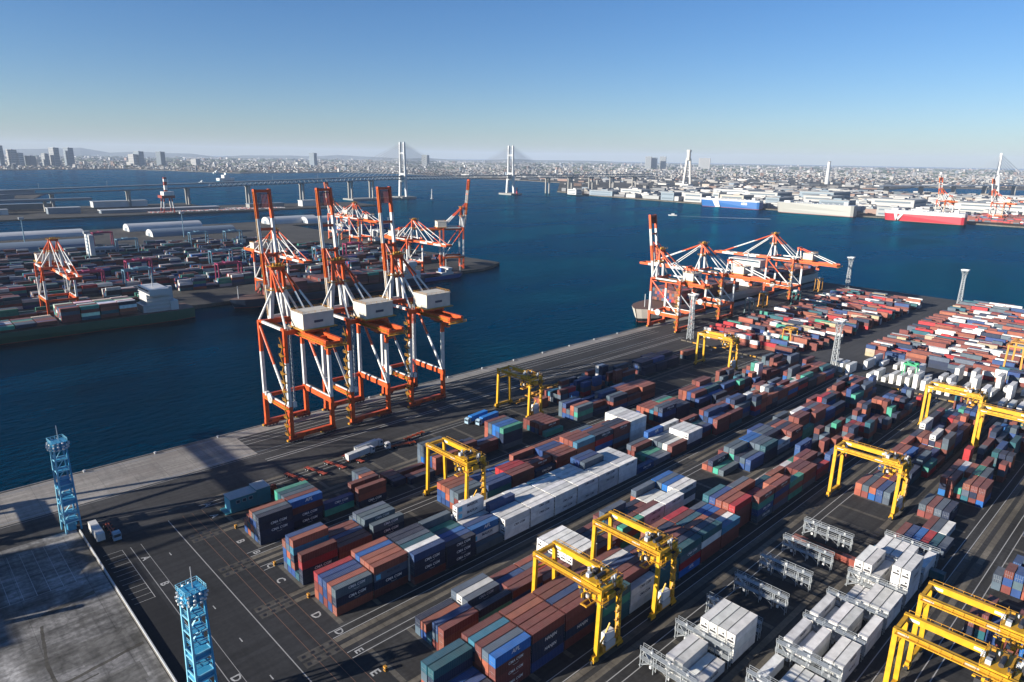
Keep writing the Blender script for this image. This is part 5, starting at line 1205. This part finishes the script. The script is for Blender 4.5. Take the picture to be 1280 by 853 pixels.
for x in range(700, 2700, 14):
    for s in (-1, 1): tr.beam((x, s * 12, zdeck(x) - 5), (x + 7, s * 12, zdeck(x) + 5), 1.0, 1.0, BR); tr.beam((x + 7, s * 12, zdeck(x) + 5), (x + 14, s * 12, zdeck(x) - 5), 1.0, 1.0, BR)
tag(tr.build('deck_truss', bb), kind='stuff')
for X in (1315, 1797):
    for s in (-1, 1):
        for d in (-1, 1):
            for k in range(11):
                c = MB(); c.tube((X, s * 11, 170 - k * 5.2), (X + d * (225 - k * 17), s * 12, zdeck(X) + 6), 0.42, BR, 4); c.build('stay_cable', bb)
for x in (-780, -620, -460, -300, -140, 20, 180, 340, 500, 640, 800, 960, 1120, 1195, 1998, 2130, 2260, 2400, 2560):
    p = MB()
    for s in (-1, 1): p.box(x - 2.4, s * 9 - 2.4, -6, x + 2.4, s * 9 + 2.4, zdeck(x) - 6, PIERC)
    p.box(x - 3, -14, zdeck(x) - 9, x + 3, 14, zdeck(x) - 6, PIERC); p.build('bridge_pier', bb)
MB().prism([(1110, -30), (1290, -30), (1290, 30), (1110, 30)], -8, 1.5, PIERC).build('pier_footing', bb)
for i in range(26):
    x = -800 + i * 140; MB().tube((x, 13, zdeck(x) + 6), (x, 13, zdeck(x) + 18), 0.4, BRD, 5).build('lamp_post', bb)
er = thing('elevated_road', 'grey elevated road on pale columns crossing the breakwater pier', 'viaduct', (0, 1800, 0))
d = MB()
for a, b in zip(range(-700, 400, 50), range(-650, 450, 50)): d.beam((a, a * 0.03, 24 + a * .004), (b, b * 0.03, 24 + b * .004), 22, 5, BRD)
d.build('road_deck', er)
for x in range(-680, 400, 90): MB().box(x - 2.4, x * .03 - 6, 0, x + 2.4, x * .03 + 6, 22, PIERC).build('column', er)

for i, (x, y, w, d, h) in enumerate(((-120, 1730, 120, 24, 9), (60, 1690, 90, 20, 7), (180, 1770, 110, 22, 10), (330, 1740, 60, 20, 12), (760, 1700, 90, 22, 9), (870, 1690, 40, 24, 14), (-60, 1900, 160, 26, 12), (250, 1915, 180, 24, 11), (480, 1900, 120, 26, 13), (60, 2420, 220, 40, 12), (-160, 2540, 160, 40, 14))):
    t = thing('harbour_shed', '%s shed %s the elevated road on the breakwater pier' % (('long pale', 'low pale', 'grey', 'small grey', 'white', 'tall pale', 'wide dark', 'long dark', 'broad grey', 'white-roofed', 'broad pale')[i], 'in front of' if y < 1800 else 'behind'), 'shed', (x, y, 0 if y < 2000 else -1))
    MB().box(-w / 2, -d / 2, 0, w / 2, d / 2, h, (SHEDG, PIERC, SHEDW)[i % 3]).build('wall', t); MB().box(-w / 2 - 1, -d / 2 - 1, h, w / 2 + 1, d / 2 + 1, h + 1.2, (SHEDW, SHEDG, LGREY)[i % 3]).build('roof', t)
# second cable-stayed bridge far behind the harbour, and two tall towers
wb = thing('far_bridge', 'slim white single-pylon bridge far behind the red car carrier', 'bridge', (3737, 777, 0))
MB().beam((0, -16, -4), (0, -3, 90), 11, 11, BR).beam((0, 16, -4), (0, 3, 90), 11, 11, BR).beam((0, 0, 88), (0, 0, 182), 9, 9, BR).build('pylon', wb)
MB().beam((-700, 260, 42), (700, -260, 42), 24, 4, BR).build('road_deck', wb)
for d_ in (-1, 1):
    for k in range(6): MB().tube((0, 0, 176 - k * 9), (d_ * (260 - 32 * k), -d_ * (97 - 12 * k), 44), 0.8, BR, 4).build('stay_cable', wb)
for k in range(7): MB().box(-640 + k * 190 - 4, 240 - k * 72 - 9, -5, -640 + k * 190 + 4, 240 - k * 72 + 9, 40, PIERC).build('pier', wb)
tw = thing('observation_tower', 'tall pale tapering tower with slotted top rising behind the waterfront warehouses', 'tower', (3078, 1951, 0))
TOWM = mat('tower_cream', (0.44, 0.43, 0.40), 0.6)
for s in (-1, 1): MB().beam((s * 13, -s * 13, 0), (s * 5, -s * 5, 140), 9, 9, TOWM).build('leg', tw)
MB().prism([(10 * math.cos(k * PI / 4), 10 * math.sin(k * PI / 4)) for k in range(8)], 132, 172, TOWM).prism([(12 * math.cos(k * PI / 4), 12 * math.sin(k * PI / 4)) for k in range(8)], 172, 182, TOWM).build('crown', tw); MB().box(-24, -24, 0, 24, 24, 16, TOWM).build('base', tw)
t = thing('chimney_tower', 'slim pale stack standing among the far waterfront sheds', 'tower', (4477, 1826, 0)); MB().tube((0, 0, 0), (0, 0, 135), 13, BR, 10, 9).build('shaft', t); MB().tube((0, 0, 135), (0, 0, 139), 10, PIERC, 10).build('cap', t)

# ================================================================ FAR SHORE: WAREHOUSES, TOWERS, CITY
rr = random.Random(21)
WALLS = [mat('far_wall_%d' % i, c, 0.7) for i, c in enumerate(((.42, .415, .39), (.34, .34, .33), (.26, .275, .28), (.37, .335, .28), (.17, .22, .26), (.47, .47, .46), (.10, .135, .165)))]
ROOFM = mat('far_roof', (0.30, 0.31, 0.30), 0.7)
COLW = ('white', 'pale grey', 'grey', 'tan', 'blue grey', 'bright white', 'dark grey')
def building(name, label, cat, x, y, w, d, h, i, rz=0.0, group=None, windows=False):
    t = thing(name, label, cat, (x, y, 0), rz, group); MB().box(-w / 2, -d / 2, 0, w / 2, d / 2, h, WALLS[i]).build('wall', t)
    r = MB(); r.box(-w / 2 - .6, -d / 2 - .6, h, w / 2 + .6, d / 2 + .6, h + 1.2, ROOFM)
    if w > 20: r.box(-w * .1, -d * .15, h + 1.2, w * .12, d * .12, h + 4.5, WALLS[i])
    r.build('roof', t)
    if windows:
        n_ = max(2, int(h / 14))
        for k in range(n_): MB().box(-w / 2 - .25, -d * .42, (k + .35) * h / n_, -w / 2 - .05, d * .42, (k + .7) * h / n_, WALLS[6]).build('window_band', t)
        for k in range(n_): MB().box(-w * .42, -d / 2 - .25, (k + .35) * h / n_, w * .42, -d / 2 - .05, (k + .7) * h / n_, WALLS[6]).build('window_band', t)
    return t
# waterfront warehouses opposite (position, size)
k = 0
for (x, y, w, d, h, i, lb) in ((2040, 1640, 60, 150, 24, 4, 'low blue grey warehouse on the far shore by the bridge approach'), (2120, 1560, 70, 130, 34, 0, 'white block warehouse behind the low blue one on the far shore'), (1990, 1745, 40, 60, 26, 5, 'white warehouse end with blue stripes at the shore by the bridge'),
    (2010, 1230, 70, 90, 38, 1, 'pale grey warehouse on the far shore before the cream silo block'), (2010, 1330, 60, 70, 36, 4, 'blue grey warehouse on the far shore beside the pale one'), (2000, 1085, 80, 110, 40, 3, 'tan multi-storey warehouse directly behind the blue car carrier'), (2010, 1150, 60, 30, 46, 0, 'cream tall warehouse bay beside the tan one'),
    (2080, 985, 120, 60, 34, 4, 'blue grey shed behind the stern of the blue car carrier'), (2200, 900, 120, 120, 42, 1, 'wide pale warehouse between the blue and grey car carriers'), (1950, 760, 60, 110, 44, 4, 'pale turquoise block rising behind the grey car carrier'), (1990, 860, 80, 70, 28, 5, 'bright white low block behind the grey car carrier bow'),
    (1930, 610, 60, 90, 30, 2, 'grey louvred warehouse between the grey and the red car carriers'), (2250, 700, 140, 160, 40, 1, 'wide pale grey warehouse behind the louvred one'), (2350, 480, 120, 240, 34, 0, 'long white warehouse behind the harbour cranes of the far shore'), (1920, 250, 50, 190, 9, 2, 'long low grey waterfront shed past the red car carrier'), (2450, 1000, 180, 160, 46, 4, 'broad blue grey warehouse deep on the far shore'), (2500, 1350, 160, 200, 34, 5, 'broad white shed deep on the far shore'), (2350, 1150, 140, 150, 38, 1, 'pale warehouse deep behind the tan one')):
    building('warehouse', lb, 'warehouse', x, y, w * .8, d * .72, h * .72, i, windows=True)
# high-rise towers of the city centre
for (px, w, top, i, lb) in ((2, 40, 182, 4, 'dark blue high-rise at the water side of the city centre'), (17, 55, 187, 1, 'pale grey high-rise beside the white one'), (26, 45, 191.5, 5, 'white high-rise slab of the city waterfront'), (39, 60, 195, 6, 'broad dark tower behind the white slab'), (58, 40, 192, 2, 'grey tower with pointed top between two taller pairs'), (70, 55, 185, 2, 'tall grey twin tower, first of the pair'), (88, 55, 185, 4, 'tall blue grey twin tower, second of the pair'), (168, 60, 193, 1, 'pale office tower of the central cluster'), (175, 60, 189.5, 4, 'tallest blue grey tower of the central cluster'), (179, 40, 200, 5, 'short bright white tower of the central cluster'), (202, 55, 190, 6, 'lone dark tower past the central cluster'), (245, 60, 199, 1, 'pale mid-rise tower off the waterfront'), (392, 55, 191.5, 4, 'lone blue grey tower behind the raised crane booms'), (532, 60, 194, 2, 'lone grey tower behind the bridge pylon'), (810, 60, 196, 2, 'far grey tower, first of a distant row of high-rises'), (817, 60, 197, 4, 'far blue tower, second of a distant row of high-rises'), (828, 60, 196, 2, 'far tower, third of a distant row of high-rises'), (880, 110, 198, 1, 'pair-like pale slab tower behind the observation tower')):
    v = at(px, 207.5 if px < 260 else 208 if px < 600 else 212, 0)
    h = 10.0
    for q in range(10, 420, 2):
        if project((v.x, v.y, q))[1] < top: break
        h = q
    building('high_rise', lb, 'building', v.x, v.y, w * v.length / 7500, w * v.length / 7500, h, i, 0.5, windows=True)
# the built-up shore: the buildings that show largest are things of their own
def inside(x, y):
    c = False; n_ = len(shore)
    for i in range(n_):
        (x1, y1), (x2, y2) = shore[i], shore[i - 1]
        if (y1 > y) != (y2 > y) and x < (x2 - x1) * (y - y1) / (y2 - y1) + x1: c = not c
    return c
CAND = []
while len(CAND) < 24000:
    px = rr.uniform(-60, 1340); hor = 189.5 + 0.0153 * px; py = hor + 1.6 + abs(rr.gauss(0, 1)) * 9.0
    v = at(px, py, 0)
    if v.length > 26000 or not inside(v.x - 25, v.y) or not inside(v.x - 25, v.y - 25) or abs(v.y - BYY) < 30 and v.x < 2700: continue
    if 1862 < v.x < 2620 and v.y < 1800 and v.y > -200 and rr.random() < 0.3: continue
    dist = v.length; s = max(0.7, min(2.2, dist / 6500))
    kind = rr.random()
    if dist < 5200 and kind < 0.5: w, d, h = rr.uniform(22, 75), rr.uniform(22, 75), rr.uniform(5, 13)
    elif kind < 0.965: w, d, h = rr.uniform(8, 22) * s, rr.uniform(8, 22) * s, rr.uniform(3.5, 9) * s ** .5
    else: w, d, h = rr.uniform(14, 24) * s, rr.uniform(14, 24) * s, rr.uniform(14, 34) * s ** .5
    CAND.append((w * h / dist / dist, v.x, v.y, w, d, h, rr.uniform(0, 1.5)))
for i in range(1500):                             # sheds, depots and offices of the far port area
    x = rr.uniform(1885, 3540); y = rr.uniform(-150, 1950)
    if not inside(x - 30, y) or not inside(x + 40, y) or (x < 2150 and y < 470) or abs(y - BYY) < 30: continue
    w, d, h = rr.uniform(10, 55), rr.uniform(12, 70), rr.uniform(4, 15); CAND.append((w * h / (x * x + y * y), x, y, w, d, h, rr.choice((0, 0, 0, .1, 1.57))))
CAND.sort(reverse=True)
for q, (_, x, y, w, d, h, a) in enumerate(CAND[:160]):
    i = rr.choice((0, 0, 1, 1, 2, 3, 5, 5, 4)); big = 'low' if h < 14 else 'mid-height' if h < 32 else 'tall'; wide = 'wide' if w > 60 else 'narrow' if w < 30 else 'plain'
    where = 'past the stern of the red car carrier' if y < 400 else 'behind the red car carrier' if y < 640 else 'behind the grey car carrier' if y < 910 else 'behind the blue car carrier' if y < 1180 else 'before the slim observation tower' if y < 1550 else 'by the bridge approach' if y < 2100 else 'behind the cable-stayed bridge' if y < 4600 else 'on the city waterfront'
    building('far_building', '%s %s %s building %s' % (big, wide, COLW[i], where), 'building', x, y, w, d, h, i, 0.0, 'buildings of the far shore')
city = MB(); TINT = ((.56, .55, .52), (.48, .47, .45), (.38, .38, .38), (.45, .40, .34), (.30, .31, .33), (.62, .62, .6), (.22, .24, .26), (.33, .22, .18), (.20, .26, .32), (.5, .5, .5))
for _, x, y, w, d, h, a in CAND[160:]:
    kf = rr.uniform(.35, .8); city.cur = tuple(c * kf for c in rr.choice(TINT)); ca, sa = math.cos(a) / 2, math.sin(a) / 2
    c4 = [(x + sx * w * ca - sy * d * sa, y + sx * w * sa + sy * d * ca) for sx, sy in ((-1, -1), (1, -1), (1, 1), (-1, 1))]
    city.prism(c4, 0, h, CITY)
tag(city.build('city_mass'), 'hazy city of countless small pale buildings reaching to the horizon', 'city', kind='stuff')
# dark tree belts among the city
gr = MB(); LEAF = mat('far_trees', (0.035, 0.055, 0.03), 0.9)
for i in range(1500):
    px = rr.uniform(-40, 1320); py = 189.5 + 0.0153 * px + 2.2 + abs(rr.gauss(0, 1)) * 6; v = at(px, py, 0)
    if v.length > 20000 or not inside(v.x - 20, v.y - 20): continue
    s = v.length / 5000; n_ = 7; r0 = rr.uniform(14, 40) * s; hh = rr.uniform(5, 10) * s
    ring = [(v.x + r0 * rr.uniform(.6, 1.2) * math.cos(k * 2 * PI / n_), v.y + r0 * rr.uniform(.6, 1.2) * math.sin(k * 2 * PI / n_)) for k in range(n_)]
    kk = [(x, y, 0) for x, y in ring] + [(v.x + (x - v.x) * .7, v.y + (y - v.y) * .7, hh * rr.uniform(.7, 1.1)) for x, y in ring] + [(v.x, v.y, hh * 1.1)]
    gr.add(kk, [(i_, (i_ + 1) % n_, n_ + (i_ + 1) % n_, n_ + i_) for i_ in range(n_)] + [(n_ + i_, n_ + (i_ + 1) % n_, 2 * n_) for i_ in range(n_)], LEAF)
tag(gr.build('tree_belts'), 'dark belts of trees between the far city buildings', 'trees', kind='stuff')
# low hills on the horizon
hl = MB(); HILL = mat('far_hills', (0.06, 0.075, 0.06), 0.9); P_ = []
for i in range(61):
    a = math.radians(20 + i * 1.75); dd = 27000; fall = 1.0 if a > math.radians(55) else max(0.1, (math.degrees(a) - 22) / 33)
    hgt = (120 + 60 * math.sin(i * .61) + 45 * math.sin(i * 1.7 + 1) + 30 * math.sin(i * 3.1)) * fall * (1.0 if a > math.radians(70) else .55) + 20
    P_.append((dd * math.cos(a), dd * math.sin(a), hgt))
n_ = len(P_); hl.add([(x * .93, y * .93, 0) for x, y, h in P_] + [(x, y, h) for x, y, h in P_] + [(x * 1.07, y * 1.07, 0) for x, y, h in P_], [(i + 1, i, n_ + i, n_ + i + 1) for i in range(n_ - 1)] + [(n_ + i + 1, n_ + i, 2 * n_ + i, 2 * n_ + i + 1) for i in range(n_ - 1)], HILL)
tag(hl.build('hills'), kind='structure')

# ================================================================ HAZE
H = bpy.data.materials.new('haze_air'); H.use_nodes = True; n = H.node_tree.nodes; l = H.node_tree.links
n.remove(n['Principled BSDF']); pv = n.new('ShaderNodeVolumePrincipled'); pv.inputs['Color'].default_value = (0.66, 0.80, 1.0, 1); pv.inputs['Density'].default_value = 3.2e-5; pv.inputs['Anisotropy'].default_value = 0.0
l.new(pv.outputs[0], n['Material Output'].inputs['Volume'])
tag(MB().box(-32000, -32000, -10, 36000, 36000, 480, H).build('haze'), 'thin pale haze lying over the whole harbour and city', 'haze', kind='stuff')
